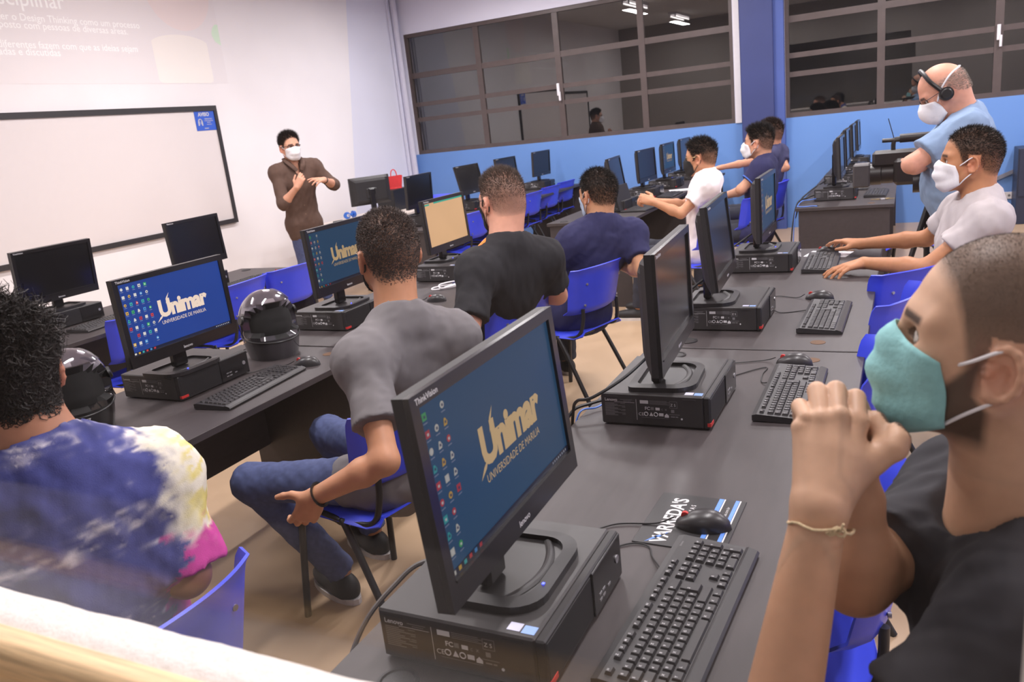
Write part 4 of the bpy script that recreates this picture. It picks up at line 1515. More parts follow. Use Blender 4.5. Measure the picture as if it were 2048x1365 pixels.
def hair_fn(kind):
    """0..1 coverage of scalp hair over head-local positions (x forward, y left, z up)"""
    def f(P):
        x, y, z = P[:, 0], P[:, 1], P[:, 2]
        ay = np.abs(y)
        # front hairline rises over the forehead, drops in front of the ear, then round the nape
        line = np.interp(x, [-0.12, -0.085, -0.05, -0.02, 0.0, 0.022, 0.036, 0.048, 0.062, 0.075, 0.12], [-0.066, -0.064, -0.044, 0.006, -0.012, -0.018, 0.030, 0.056, 0.070, 0.082, 0.14])
        if kind == 'bald':
            line = np.interp(x, [-0.12, -0.085, -0.05, -0.02, 0.0, 0.03, 0.12], [-0.055, -0.052, -0.03, 0.012, 0.002, 0.03, 0.3])
            k = np.clip((z - line) / 0.012, 0, 1) * np.clip((0.062 - z) / 0.02, 0, 1)
            return k * (x < 0.02)
        near_ear = (ay > 0.06) & (x < 0.006) & (x > -0.035) & (z < 0.024)
        k = np.clip((z - line + 0.008) / 0.026, 0, 1)
        return np.where(near_ear, 0.0, k)
    return f

def beard_fn(P):
    x, y, z = P[:, 0], P[:, 1], P[:, 2]
    ay = np.abs(y)
    top = np.interp(x, [-0.02, 0.008, 0.022, 0.04, 0.08, 0.1], [0.01, 0.01, -0.01, -0.035, -0.055, -0.045])
    back = np.interp(z, [-0.11, -0.06, -0.045, 0.0], [-0.02, -0.012, 0.004, 0.004])
    k = np.clip((top - z) / 0.014, 0, 1) * np.clip((x - back) / 0.010, 0, 1) * np.clip((z + 0.125) / 0.025, 0, 1)
    return k

def strands(head, V, F, cover, n, length, width, colour, seed, lift=0.5, comb=(0, 0, -1), curl=0.0, jitter=0.5, maxlen=None, tone=0.5, lenfn=None):
    """short hair: thin tapering blades rooted on the scalp"""
    rg = np.random.default_rng(seed)
    P = head.local(V)
    near = (np.abs(P) < 0.15).all(1)
    tri = np.concatenate([F[:, [0, 1, 2]], F[:, [0, 2, 3]]])
    tri = tri[near[tri].all(1)]
    A, B, C = V[tri[:, 0]], V[tri[:, 1]], V[tri[:, 2]]
    N = np.cross(B - A, C - A)
    area = np.linalg.norm(N, axis=1)
    N = N / (area[:, None] + 1e-12)
    cv = cover(head.local((A + B + C) / 3))
    pr = area * cv
    if pr.sum() <= 0:
        return None
    pick = rg.choice(len(tri), n, p=pr / pr.sum())
    u, v = rg.random(n), rg.random(n)
    fl = u + v > 1
    u[fl], v[fl] = 1 - u[fl], 1 - v[fl]
    root = A[pick] + (B - A)[pick] * u[:, None] + (C - A)[pick] * v[:, None]
    nn = N[pick]
    out = root - head.w(-0.02, 0, 0.0)
    nn = np.where(((nn * out).sum(1) < 0)[:, None], -nn, nn)
    cmb = np.asarray(comb, float) @ head.fr
    d = nn * lift + cmb * (1 - lift) + rg.normal(0, jitter * 0.35, (n, 3))
    d = d - nn * np.minimum(0, (d * nn).sum(1) - 0.12)[:, None]
    d /= np.linalg.norm(d, axis=1)[:, None]
    ln = length * (0.6 + 0.6 * rg.random(n)) * (0.35 + 0.65 * cv[pick])
    if lenfn is not None:
        ln = ln * lenfn(head.local(root))
    side = np.cross(d, rg.normal(0, 1, (n, 3)))
    side /= np.linalg.norm(side, axis=1)[:, None]
    if curl > 0:
        K = 7
        vs, fs = [], []
        ph = rg.uniform(0, 6.28, n)
        s2 = np.cross(d, side)
        for k in range(K):
            t = k / (K - 1)
            an = ph + t * 7.0
            c = root + d * (ln * t)[:, None] + (side * np.cos(an)[:, None] + s2 * np.sin(an)[:, None]) * (curl * min(1, t * 2.5))
            wv = width * (1 - 0.5 * t)
            vs.append(c - side * wv)
            vs.append(c + side * wv)
        Vv = np.stack(vs, 1).reshape(-1, 3)
        base = np.arange(n)[:, None] * (2 * K)
        for k in range(K - 1):
            fs.append(base + np.array([[2 * k, 2 * k + 1, 2 * k + 3, 2 * k + 2]]))
        Ff = np.concatenate(fs)
    else:
        a = root - nn * 0.0006
        Vv = np.stack([a - side * width, a + side * width, a + d * (ln * 0.55)[:, None] + side * width * 0.7, a + d * ln[:, None]], 1).reshape(-1, 3)
        Ff = (np.arange(n)[:, None] * 4 + np.array([[0, 1, 2, 3]]))
    shade = np.repeat(1 - tone / 2 + tone * rg.random(n), len(Vv) // n)[:, None] * np.array([lin(colour)])
    return Vv, Ff, shade

# ------------------------------------------------------------------ hand
def hand(F, wrist, d, back, thumb_side, curl=(0.5, 0.55, 0.6, 0.65), spread=0.06, thumb=(0.5, 0.5), s=1.0, r=1.0):
    """wrist point, direction to the knuckles, back-of-hand normal; thumb_side +1/-1 along cross(back, d)"""
    d, back = nrm(d), nrm(back)
    back = nrm(back - d * (back @ d))
    lat = np.cross(back, d) * thumb_side
    W = np.asarray(wrist, float)
    L = [0.046, 0.050, 0.046, 0.036]
    off = [0.027, 0.009, -0.009, -0.026]
    kn = [0.088, 0.090, 0.085, 0.078]
    tips = []
    for i in range(4):
        K = W + s * (d * kn[i] + lat * off[i] + back * (0.004 - 0.003 * abs(i - 1)))
        F.cone(W + s * (d * 0.012 + lat * off[i] * 0.55), K, 0.0135 * s * r, 0.0105 * s * r, 0.012)
        dirn = nrm(d + lat * spread * (1.5 - i))
        p = K
        ang = 0.0
        c = curl[i]
        for j, fr_ in enumerate((1.0, 0.62, 0.5)):
            ang += c * (0.9 if j == 0 else 1.15)
            v = nrm(dirn * math.cos(ang) - back * math.sin(ang))
            q = p + v * (L[i] * fr_ * s)
            F.cone(p, q, (0.0098 - 0.0010 * j) * s * r, (0.0090 - 0.0011 * j) * s * r, 0.004)
            p = q
        tips.append(p)
    F.ell(W + s * (d * 0.045), V3(0.046, 0.036, 0.015) * s * r, np.stack([d, lat, back]), 0.015)
    T0 = W + s * (d * 0.018 + lat * 0.022 - back * 0.006)
    t1 = nrm(d * math.cos(thumb[0] + 0.35) + lat * math.sin(thumb[0] + 0.35) - back * 0.35)
    T1 = T0 + t1 * 0.042 * s
    t2 = nrm(d * math.cos(thumb[0] - thumb[1] + 0.2) + lat * math.sin(thumb[0] - thumb[1] + 0.2) - back * 0.3)
    T2 = T1 + t2 * 0.032 * s
    T3 = T2 + nrm(t2 + d * 0.1) * 0.024 * s
    F.cone(T0, T1, 0.016 * s * r, 0.0115 * s * r, 0.014)
    F.cone(T1, T2, 0.0112 * s * r, 0.0102 * s * r, 0.005)
    F.cone(T2, T3, 0.0102 * s * r, 0.0085 * s * r, 0.005)
    return tips

# ------------------------------------------------------------------ whole figures
M_SKIN = mat('skin', (200, 150, 120), rough=0.5, var=0.05, vscale=45, bump=0.06, bscale=900, attr=True, sss=0.12, spec=0.35)
M_HAIR = mat('hair_strand', (40, 32, 28), rough=0.55, var=0.1, attr=True, spec=0.3)
M_BLACKM = mat('black_mask_cloth', (28, 27, 29), rough=0.85, var=0.1, vscale=200)
M_WHITEM = mat('white_mask_cloth', (236, 234, 238), rough=0.8, var=0.03, vscale=150)
M_CYANM = mat('turquoise_mask_cloth', (140, 196, 198), rough=0.75, var=0.06, vscale=90, bump=0.15, bscale=120)
M_BLUEM = mat('pale_blue_mask_cloth', (190, 208, 232), rough=0.75, var=0.05)
M_FRAME = mat('glasses_frame', (38, 34, 40), rough=0.35)
M_GOLD = mat('glasses_gold', (150, 130, 96), rough=0.3, metal=0.8)
M_LENS = glass_mat('glasses_lens', 0.05, (0.93, 0.93, 0.95))
M_BLACKP = mat('black_plastic', (24, 23, 25), rough=0.4)
M_JEANS = mat('blue_denim', (74, 84, 124), rough=0.9, var=0.16, vscale=60, bump=0.15, bscale=500)
M_JEANSD = mat('dark_denim', (44, 46, 58), rough=0.9, var=0.14, vscale=60, bump=0.15, bscale=500)
M_JEANSB = mat('pale_denim', (92, 104, 132), rough=0.9, var=0.14, vscale=60)
M_SHOE = mat('black_shoe', (28, 26, 27), rough=0.6)
M_SOLE = mat('white_sole', (214, 208, 204), rough=0.6)

def cloth(name, rgb, var=0.06, bump=0.0):
    return mat(name, rgb, rough=0.88, var=var, vscale=25, bump=bump, bscale=600, spec=0.25)

def torso(F, J, g, infl, belly=0.0, k=0.05, chest=1.0):
    up = nrm(J['neck'] - J['pel'])
    left = J['SL'] - J['SR']
    left = nrm(left - up * (left @ up))
    fwd = np.cross(left, up)
    fr = np.stack([fwd, left, up])
    P, N = J['pel'], J['neck']
    i = infl
    ln = np.linalg.norm(N - P)
    F.ell(lerp(P, N, 0.0), V3(0.112 * g + i, 0.168 * g + i, 0.125 + i), fr, k)
    F.ell(lerp(P, N, 0.30) + fwd * (0.012 + belly * 0.5), V3(0.102 * g + belly + i, 0.148 * g + belly * 0.6 + i, 0.19 + i), fr, k)
    F.ell(lerp(P, N, 0.66) + fwd * 0.010, V3(0.112 * g * chest + belly * 0.4 + i, 0.165 * g + i, 0.20 * ln / 0.62 + i), fr, k)
    F.ell(lerp(P, N, 0.86) - fwd * 0.012, V3(0.088 * g + i, 0.160 * g + i, 0.085 + i), fr, k)
    for S in ('SL', 'SR'):
        F.cone(N + up * 0.012 - fwd * 0.012, J[S] + up * 0.004, 0.044 * g + i, 0.046 * g + i, k)
        F.ball(J[S], 0.055 * g + i, k)
        F.cone(J[S], lerp(P, N, 0.62), 0.055 * g + i, 0.09 * g + i, k)
    return fr

def mask(parent, H, m, loops=M_WHITEM, name='face_mask', drop=0.0, puff=0.0, ear=True, pleats=0.0025, tall=1.0, strap=None):
    mb = MB()
    def P(u, v):
        u = u * 2 - 1
        zt = 0.004 - 0.026 * abs(u) ** 1.5
        zb = -0.004 - 0.118 * tall + 0.034 * u * u
        z = zt * (1 - v) + zb * v - drop
        hw = 0.058 + 0.010 * math.sin(math.pi * v)
        xc = np.interp(v, [0, 0.2, 0.4, 0.6, 0.8, 1], [0.0985, 0.1165, 0.119, 0.1145, 0.105, 0.078]) + puff * math.sin(math.pi * v)
        xs = 0.038 - 0.012 * v
        x = xs + (xc - xs) * (1 - abs(u) ** 2.1) + pleats * math.sin(v * 16 + 0.6 * u) * (1 - u * u)
        return H.w(x, u * hw, z)
    NU, NV = 20, 16
    G = np.array([[P(i / NU, j / NV) for j in range(NV + 1)] for i in range(NU + 1)]).reshape(-1, 3) + H.base
    o_ = H.w(0.0, 0, -0.05) + H.base
    dirn = (G - o_) / np.linalg.norm(G - o_, axis=1)[:, None]
    for _ in range(6):                     # keep the cloth just outside the face
        G = G + dirn * np.clip(0.0035 - H.field.at(G), 0, 0.02)[:, None]
    G = (G - H.base).reshape(NU + 1, NV + 1, 3)
    mb.grid(lambda u, v: G[int(round(u * NU))][int(round(v * NV))], NU, NV, thick=0.0014)
    o = mb.build(name, m, parent, smooth=True, sharp=None)
    if strap:
        lp = MB()
        for e in (-1, 1):
            pass
        lp.tube(smooth_path([H.w(0.038, -0.066, -0.022 - drop), H.w(0.0, -0.082, 0.02), H.w(-0.06, -0.072, 0.052), H.w(-0.108, -0.03, 0.058), H.w(-0.112, 0, 0.058),
                             H.w(-0.108, 0.03, 0.058), H.w(-0.06, 0.072, 0.052), H.w(0.0, 0.082, 0.02), H.w(0.038, 0.066, -0.022 - drop)], 5), 0.0042 * H.s, 6)
        lp.build('mask_strap', strap, o, smooth=True)
    elif ear:
        for e in (-1, 1):
            lp = MB()
            lp.tube(smooth_path([H.w(0.038, e * 0.0595, -0.022 - drop), H.w(0.020, e * 0.077, -0.006), H.w(-0.006, e * 0.085, 0.014), H.w(-0.024, e * 0.080, 0.010)], 5), 0.0022 * H.s, 6)
            lp.tube(smooth_path([H.w(0.028, e * 0.0595, -0.088 - drop), H.w(0.012, e * 0.074, -0.066), H.w(-0.012, e * 0.0825, -0.042), H.w(-0.024, e * 0.080, -0.034), H.w(-0.030, e * 0.080, -0.016)], 5), 0.0022 * H.s, 6)
            lp.build('ear_loop', loops, o, smooth=True)
    return o

def glasses(parent, H, m, thick=0.0018, round_=False):
    g = MB()
    for e in (-1, 1):
        pts = []
        for q in range(16):
            an = 2 * math.pi * q / 16
            ex = 2 if round_ else 4
            c, s = math.cos(an), math.sin(an)
            rr_ = 1.0 / (abs(c) ** ex + abs(s) ** ex) ** (1.0 / ex)
            pts.append(H.w(0.096 - 0.10 * (abs(e * 0.033 + c * 0.024 * rr_) / 0.057) ** 2 * 0.25, e * 0.033 + c * 0.0245 * rr_, -0.002 + s * 0.019 * rr_))
        g.tube(pts, thick * H.s, 6, closed=True)
        g.tube(smooth_path([H.w(0.078, e * 0.058, 0.006), H.w(0.05, e * 0.0755, 0.008), H.w(0.0, e * 0.0835, 0.008), H.w(-0.022, e * 0.083, -0.004)], 4), thick * H.s, 6)
    g.tube([H.w(0.096, -0.009, 0.003), H.w(0.099, 0, 0.005), H.w(0.096, 0.009, 0.003)], thick * H.s, 6)
    o = g.build('glasses', m, parent, smooth=True)
    lb = MB()
    for e in (-1, 1):
        lb.add([H.w(0.094 - 0.10 * (abs(e * 0.033 + math.cos(q * 0.524) * 0.022) / 0.057) ** 2 * 0.25, e * 0.033 + math.cos(q * 0.524) * 0.0225, -0.002 + math.sin(q * 0.524) * 0.017) for q in range(12)], [tuple(range(12))])
    lb.build('lens', M_LENS, o)
    return o

def shade_head(V, H, skin, hair, hair_cover, beard=0.0, brow=(34, 26, 22), fade=True, scalp_mix=0.75):
    col = np.tile(np.array(lin(skin)), (len(V), 1))
    P = H.local(V)
    near = (np.abs(P[:, 0]) < 0.15) & (np.abs(P[:, 1]) < 0.11) & (P[:, 2] > -0.15) & (P[:, 2] < 0.16)
    x, y, z = P.T
    ay = np.abs(y)
    near &= (x < 0.105) & ((z > -0.06) | (np.hypot(x - 0.03, y) < 0.088))
    def blend(k, c):
        k = np.clip(np.where(near, k, 0), 0, 1)[:, None]
        col[:] = col * (1 - k) + np.array(lin(c)) * k
    blend(np.clip(1.2 - np.hypot((ay - 0.045) / 0.025, (z + 0.03) / 0.03), 0, 1) * 0.18 * (x > 0.03), (205, 110, 95))
    blend(np.clip(1.3 - np.hypot((ay - 0.08) / 0.02, (z + 0.012) / 0.035), 0, 1) * 0.35 * (x < 0.02) * (x > -0.05), (206, 120, 100))
    if hair is not None:
        h = hair_cover(P)
        h = np.where(P[:, 2] > -0.08, h, 0)
        blend(h * scalp_mix * np.interp(z, [-0.07, -0.01, 0.045], [0.6, 0.72, 1.0]), hair)
    if beard > 0:
        blend(beard_fn(P) * beard, (40, 32, 28))
    bz = 0.021 + 0.06 * np.maximum(0, ay - 0.03) * -1.0
    blend(np.clip(1.6 - np.abs(z - bz) / 0.0045, 0, 1) * np.clip((ay - 0.010) / 0.004, 0, 1) * np.clip((0.052 - ay) / 0.006, 0, 1) * (x > 0.045) * 0.9, brow)
    blend(((np.hypot((ay - 0.032) / 0.0135, (z + 0.001) / 0.0068) < 1) & (x > 0.052)) * 0.85, (222, 214, 208))
    blend(((np.hypot(ay - 0.031, z + 0.001) < 0.0055) & (x > 0.052)) * 1.0, (38, 26, 20))
    blend(((np.abs(np.hypot((ay - 0.032) / 0.0145, (z + 0.001) / 0.0078) - 1) < 0.22) & (x > 0.052)) * 0.7, (60, 40, 34))
    blend(np.clip(1.4 - np.hypot(y / 0.02, (z + 0.068) / 0.010), 0, 1) * (x > 0.07) * 0.7, (176, 96, 88))
    return col

def person(label, J, head, shirt, pants=M_JEANS, g=1.0, skin=(198, 150, 122), hair=None, h=0.008, fine=0.0035, hands=None, sleeve=0.62,
           belly=0.0, beard=0.0, hem=0.17, folds=0.0035, seed=1, legs=True, jaw=1.0, collar=None, neck_r=0.056, arm=1.0, shoes=True,
           extra=None, shirt_h=None, box=None, chest=1.0, sleeve_r=1.0, lower=None, head_box=None, long_shirt=False, shirt_col=None, cut_shirt=None, fine_boxes=(), vneck=False):
    J = {k: np.asarray(v, float) for k, v in J.items()}
    hands = hands or {}
    H = Head(*head)
    base = J['pel'].copy()
    base[2] = 0.0
    root = thing('person', tuple(base), label, 'person')
    # ---- skin
    F = Field()
    fr = torso(F, J, g, -0.010, belly, chest=chest)
    nb = J['neck']
    H.add(F, nb, neck_r * (0.6 + 0.4 * g), jaw=jaw)
    H.field = Field()
    H.field.p = list(F.p)
    fines = list(fine_boxes)
    if fine and head_box is None:
        fines.append((H.c - 0.145 * H.s, H.c + 0.145 * H.s, fine))
    for sd, ts in (('L', -1), ('R', 1)):
        S, E, W = J['S' + sd], J['E' + sd], J['W' + sd]
        F.cone(S, E, 0.047 * g * arm, 0.039 * g * arm, 0.03)
        mid = lerp(E, W, 0.3)
        F.cone(E, mid, 0.037 * g * arm, 0.040 * g * arm, 0.02)
        F.cone(mid, W, 0.040 * g * arm, 0.0265 * g * arm, 0.02)
        if sd in hands:
            hd = dict(hands[sd])
            d, bk = hd.pop('d'), hd.pop('back')
            F.cone(W, W + nrm(d) * 0.03, 0.0255 * g * arm, 0.024, 0.015)
            hand(F, W, d, bk, ts, **hd)
            c = W + nrm(d) * 0.085
            fines.append((c - 0.105, c + 0.105, max(0.0028, fine or 0.004)))
    if legs:
        for sd in 'LR':
            F.cone(J['H' + sd], J['K' + sd], 0.075 * g, 0.052 * g, 0.03)
            F.cone(J['K' + sd], J['A' + sd], 0.050 * g, 0.036 * g, 0.03)
    if extra:
        extra(F, H, J)
    if box is not None:
        V, Fc = F.polygonise(h, fines, box[0], box[1])
    else:
        V, Fc = F.polygonise(h, fines)
    cover = hair_fn((hair or {}).get('kind', 'short'))
    hc = hair['color'] if hair else None
    col = shade_head(V, H, skin, hc, cover, beard, scalp_mix=(hair or {}).get('mix', 0.75))
    if lower is not None:
        col = lower(V, col, H)
    bo = link('body', mesh_np('body', V - base, Fc, M_SKIN, col), root)
    if hair and hair.get('n', 0):
        st = strands(H, V, Fc, cover if 'cover' not in hair else hair['cover'], hair['n'], hair['len'] * H.s, hair.get('w', 0.0007), hc, seed, hair.get('lift', 0.45),
                     hair.get('comb', (-0.5, 0, -0.3)), hair.get('curl', 0), tone=hair.get('tone', 0.5), lenfn=hair.get('lenfn'))
        if st:
            hv, hf, hcol = st
            ho = link('hair', mesh_np('hair', hv - base, hf, M_HAIR, hcol), root)
    # ---- shirt
    if shirt is not None:
        Fs = Field()
        torso(Fs, J, g, 0.015, belly, k=0.06, chest=chest)
        if legs and hem > 0.12:
            for sd in 'LR':
                Fs.cone(J['H' + sd], lerp(J['H' + sd], J['K' + sd], 0.22), 0.095 * g, 0.092 * g, 0.05)
        for sd in 'LR':
            S, E = J['S' + sd], J['E' + sd]
            if long_shirt:
                Fs.cone(S, E, 0.066 * g, 0.056 * g, 0.04)
                Fs.sleeve(E, lerp(E, J['W' + sd], sleeve), 0.056 * g, 0.050 * g, 0.03)
            else:
                fs = sleeve[sd] if isinstance(sleeve, dict) else sleeve
                Fs.sleeve(S, lerp(S, E, fs), 0.062 * g, 0.066 * g * sleeve_r, 0.045)
        up = fr[2]
        if folds:
            Fs.noise(folds * 0.9, 42, seed, (1, 1, 0.55))
            Fs.noise(folds * 0.5, 95, seed + 5, (0.8, 0.8, 0.5))
        Fs.cut(J['pel'] - up * hem, -up)
        nd = nrm(H.w(-0.03, 0, -0.06) - nb)
        Fs.sub(nb + nd * 0.045 + fr[0] * 0.012, V3(0.078, 0.076, 0.062) * (0.55 + 0.45 * g), np.stack([fr[0], fr[1], nd]), 0.008)
        if vneck:
            Fs.sub(nb + fr[0] * (0.115 * g) - fr[2] * 0.015, V3(0.07, 0.034, 0.075), fr, 0.006)
        Fs.cut(nb + nd * 0.062, nd)
        hh = shirt_h or h
        if box is not None:
            V2, F2 = Fs.polygonise(hh, (), box[0], box[1])
        else:
            V2, F2 = Fs.polygonise(hh)
        so = link('shirt', mesh_np('shirt', V2 - base, F2, shirt, None if shirt_col is None else shirt_col(V2, J, fr)), root)
        if collar is not None:
            collar(root, H, J, fr, nb, nd, base)
    # ---- trousers and shoes
    if legs and pants is not None:
        Fp = Field()
        up = fr[2]
        Fp.ell(J['pel'] - up * 0.02, V3(0.118 * g, 0.172 * g, 0.12), fr, 0.05)
        for sd in 'LR':
            Fp.cone(J['H' + sd], J['K' + sd], 0.090 * g, 0.066 * g, 0.05)
            Fp.sleeve(J['K' + sd], J['A' + sd] + V3(0, 0, 0.0), 0.065 * g, 0.056 * g, 0.035)
        Fp.noise(0.003, 65, seed + 9)
        V3_, F3 = Fp.polygonise(max(h, 0.009))
        link('trousers', mesh_np('trousers', V3_ - base, F3, pants), root)
        if shoes:
            for sd in 'LR':
                A = J['A' + sd]
                fd = J.get('F' + sd)
                if fd is None:
                    fd = fr[0] * V3(1, 1, 0)
                fd = nrm(fd)
                lt = np.cross(V3(0, 0, 1), fd)
                Q = Field()
                c = A.copy()
                c[2] = 0.045
                Q.ell(c + fd * 0.07, V3(0.135, 0.046, 0.040), np.stack([fd, lt, V3(0, 0, 1)]), 0.03)
                Q.ell(c - fd * 0.01, V3(0.06, 0.042, 0.06), np.stack([fd, lt, V3(0, 0, 1)]), 0.03)
                Q.cut(V3(0, 0, 0.0), V3(0, 0, -1))
                V4, F4 = Q.polygonise(0.009)
                sh = link('shoe', mesh_np('shoe', V4 - base, F4, M_SHOE), root)
                mb = MB()
                n = 18
                for (s_, z0, z1) in ((1.02, 0.0, 0.022),):
                    ring = [c + fd * (0.06 + 0.142 * s_ * math.cos(q * 2 * math.pi / n)) + lt * (0.048 * s_ * math.sin(q * 2 * math.pi / n)) - base for q in range(n)]
                    mb.prism([(p[0], p[1]) for p in ring], 2, z0, z1)
                mb.build('sole', M_SOLE, sh)
    return root, H, J, base

def child(root, base, mb, name, m, smooth=True):
    """link world-space geometry under a person whose origin is base"""
    mb.v = [(p[0] - base[0], p[1] - base[1], p[2] - base[2]) for p in mb.v]
    return mb.build(name, m, root, smooth=smooth)

class Shift:
    """a head whose points come out relative to the person's base, for building accessories"""
    def __init__(self, H, base):
        self.H, self.base, self.s, self.fr, self.field = H, base, H.s, H.fr, H.field
    def w(self, *p):
        return self.H.w(*p) - self.base

# ================================================================== the people
def seated_legs(pel, fwd, left, kn=0.44, spread=0.10, foot=0.05, kz=0.53):
    pel, fwd, left = V3(*pel), nrm(fwd), nrm(left)
    d = {}
    for sd, e in (('L', 1), ('R', -1)):
        d['H' + sd] = pel + left * e * 0.09 + V3(0, 0, 0.005)
        d['K' + sd] = V3(*(pel + fwd * kn + left * e * (0.09 + spread * 0.5))[:2], kz)
        d['A' + sd] = V3(*(pel + fwd * (kn + foot) + left * e * (0.09 + spread * 0.5))[:2], 0.10)
    return d
def dirs(yaw):
    f = V3(math.cos(R(yaw)), math.sin(R(yaw)), 0)
    return f, V3(-f[1], f[0], 0)

# tie-dye: blue with pale blotches over the back, then white and yellow, magenta at the cuff
def tie_cols(V, J, fr):
    rg = np.random.default_rng(3)
    S, E = J['SR'], J['ER']
    ax = nrm(E - S)
    t = (V - S) @ ax / np.linalg.norm(E - S)
    rad = np.linalg.norm(V - S - ((V - S) @ ax)[:, None] * ax, axis=1)
    side = (V - J['neck']) @ (-fr[1])                      # towards his right
    def nz(f, sd, st=(1, 1, 1)):
        r_ = np.random.default_rng(sd)
        a = 0
        Q = V * np.array(st)
        for o in range(6):
            w = r_.normal(0, 1, 3) * f * (1 + 0.5 * o)
            w2 = r_.normal(0, 1, 3) * f * 0.7
            a = a + np.sin(Q @ w + r_.uniform(0, 6.3) + 1.6 * np.sin(Q @ w2 + r_.uniform(0, 6.3))) / (1 + 0.4 * o)
        return a / 2.4
    n1, n2, n3 = nz(15, 1, (1, 1, 1.7)), nz(30, 2, (0.6, 0.6, 2.6)), nz(75, 3, (0.5, 0.5, 2.2))
    C = lambda *c: np.array(lin(c))
    col = np.tile(C(76, 80, 140), (len(V), 1))
    def sm(k):
        k = np.clip(k, 0, 1)
        return k * k * (3 - 2 * k)
    def mixc(k, c):
        k = sm(k)[:, None]
        col[:] = col * (1 - k) + c * k
    low = (J['neck'][2] - V[:, 2])
    mixc((n1 + 0.15) * 0.9, C(54, 57, 102))
    mixc((low - 0.16) * 4 * (0.6 + 0.4 * n1), C(62, 62, 84))
    mixc((n2 * 0.8 + n3 * 0.35 - 0.10) * 0.85, C(150, 148, 178))
    mixc((n2 * 0.9 + n3 * 0.5 - 0.55) * 1.3, C(222, 214, 222))
    mixc((n1 * 0.9 - n2 * 0.3 - 0.62) * 1.5, C(44, 46, 78))
    edge = side - 0.145 + 0.020 * n2 + 0.016 * n3 + np.clip(low - 0.1, 0, 0.2) * 0.10
    mixc(edge * 26 + 0.2, C(230, 222, 206))
    mixc((edge * 16 - 0.3) * (n2 > -0.1) * 0.8, C(222, 206, 128))
    k = (t - 0.52 + 0.10 * n2 + 0.06 * n3) * 6 * (edge > 0)
    mixc(k, C(196, 70, 152))
    return col
M_TIE = mat('tie_dye_cotton', (90, 90, 160), rough=0.9, var=0.05, vscale=60, bump=0.15, bscale=420, attr=True, spec=0.2)

# ---- 1: man in the tie-dye shirt (seen from behind)
f, l = dirs(176)
J = dict(pel=(-1.41, 0.83, 0.50), neck=(-1.375, 0.815, 1.120), SL=(-1.44, 0.660, 1.050), SR=(-1.315, 0.955, 1.020), EL=(-1.52, 0.63, 0.82), WL=(-1.74, 0.74, 0.80),
         ER=(-1.255, 0.940, 0.830), WR=(-1.45, 1.04, 0.80))
J.update(seated_legs(J['pel'], f, l))
def curl_len(P):
    return np.interp(P[:, 2], [-0.06, 0.0, 0.03, 0.06], [0.06, 0.12, 0.55, 1.0])
curly = dict(kind='short', color=(30, 22, 19), n=2600, len=0.042, w=0.0014, lift=0.9, curl=0.010, comb=(0, 0, 1), lenfn=curl_len, mix=0.95)
root, H, Jn, base = person('man with dark curly hair in a blue tie-dye shirt, seen from behind', J, ((-1.452, 0.810, 1.275), R(164), R(-6), 0.0, 1.05), M_TIE,
    M_JEANSD, g=1.12, skin=(176, 124, 98), hair=curly, h=0.0075, fine=0.005, sleeve=0.95, hem=0.20, seed=21, folds=0.004, shirt_col=tie_cols, sleeve_r=1.15)
mask(root, Shift(H, base), M_BLACKM, M_BLACKM)
# dense inner volume of the curls
st = strands(H, *[np.array(q) for q in (lambda me: ([tuple(v.co + Vector(base)) for v in me.vertices], [tuple(p.vertices) for p in me.polygons]))(root.children[0].data)], hair_fn('short'), 9000, 0.026, 0.0012, (26, 19, 17), 77, 0.9, (0, 0, 1), 0.006, lenfn=curl_len)
link('hair_undercoat', mesh_np('hair_undercoat', st[0] - base, st[1], M_HAIR, st[2]), root)

# ---- 2: man in the grey T-shirt
J = dict(pel=(-1.50, 2.03, 0.52), neck=(-1.375, 1.935, 1.085), SL=(-1.385, 1.755, 1.005), SR=(-1.275, 2.080, 0.985), EL=(-1.235, 1.590, 0.785), WL=(-1.455, 1.535, 0.680),
         ER=(-1.40, 2.27, 0.80), WR=(-1.62, 2.24, 0.72), HL=(-1.54, 1.94, 0.53), KL=(-1.985, 1.815, 0.535), AL=(-1.83, 2.00, 0.11), HR=(-1.50, 2.13, 0.53),
         KR=(-2.02, 2.27, 0.53), AR=(-1.90, 2.30, 0.11))
short_dark = dict(kind='short', color=(74, 63, 59), n=9000, len=0.010, w=0.0009, lift=0.8, mix=0.72, curl=0.002,
                  lenfn=lambda P: np.interp(P[:, 2], [-0.06, 0.0, 0.05, 0.09], [0.12, 0.25, 0.8, 1.3]))
root, H, Jn, base = person('man in a dark grey T-shirt gripping his chair seat, seen from behind', J, ((-1.425, 2.005, 1.275), R(146), R(2), 0.0, 1.08),
    cloth('dark_grey_cotton', (118, 114, 116)), M_JEANS, g=0.96, skin=(190, 136, 104), hair=short_dark, h=0.0075, fine=0.0045, sleeve=0.66, seed=31, hem=0.20,
    hands={'L': dict(d=(-0.55, 0.05, -0.75), back=(0.45, -0.8, -0.2), curl=(0.35, 0.4, 0.45, 0.5), thumb=(0.7, 0.2))}, folds=0.0042, neck_r=0.058, sleeve_r=1.1)
SH = Shift(H, base)
mask(root, SH, M_BLACKM, M_BLACKM)
glasses(root, SH, M_GOLD, 0.0012, True)
wb = MB()
W, Ex = Jn['WL'], Jn['EL']
ax = nrm(W - Ex)
s1 = nrm(np.cross(ax, V3(0, 0, 1)))
s2 = np.cross(ax, s1)
c0 = lerp(Ex, W, 0.93)
wb.tube([c0 + (s1 * math.cos(q * 0.3927) + s2 * math.sin(q * 0.3927)) * 0.031 for q in range(16)], 0.008, 6, closed=True, flat=0.4)
child(root, base, wb, 'smart_band', M_BLACKP)

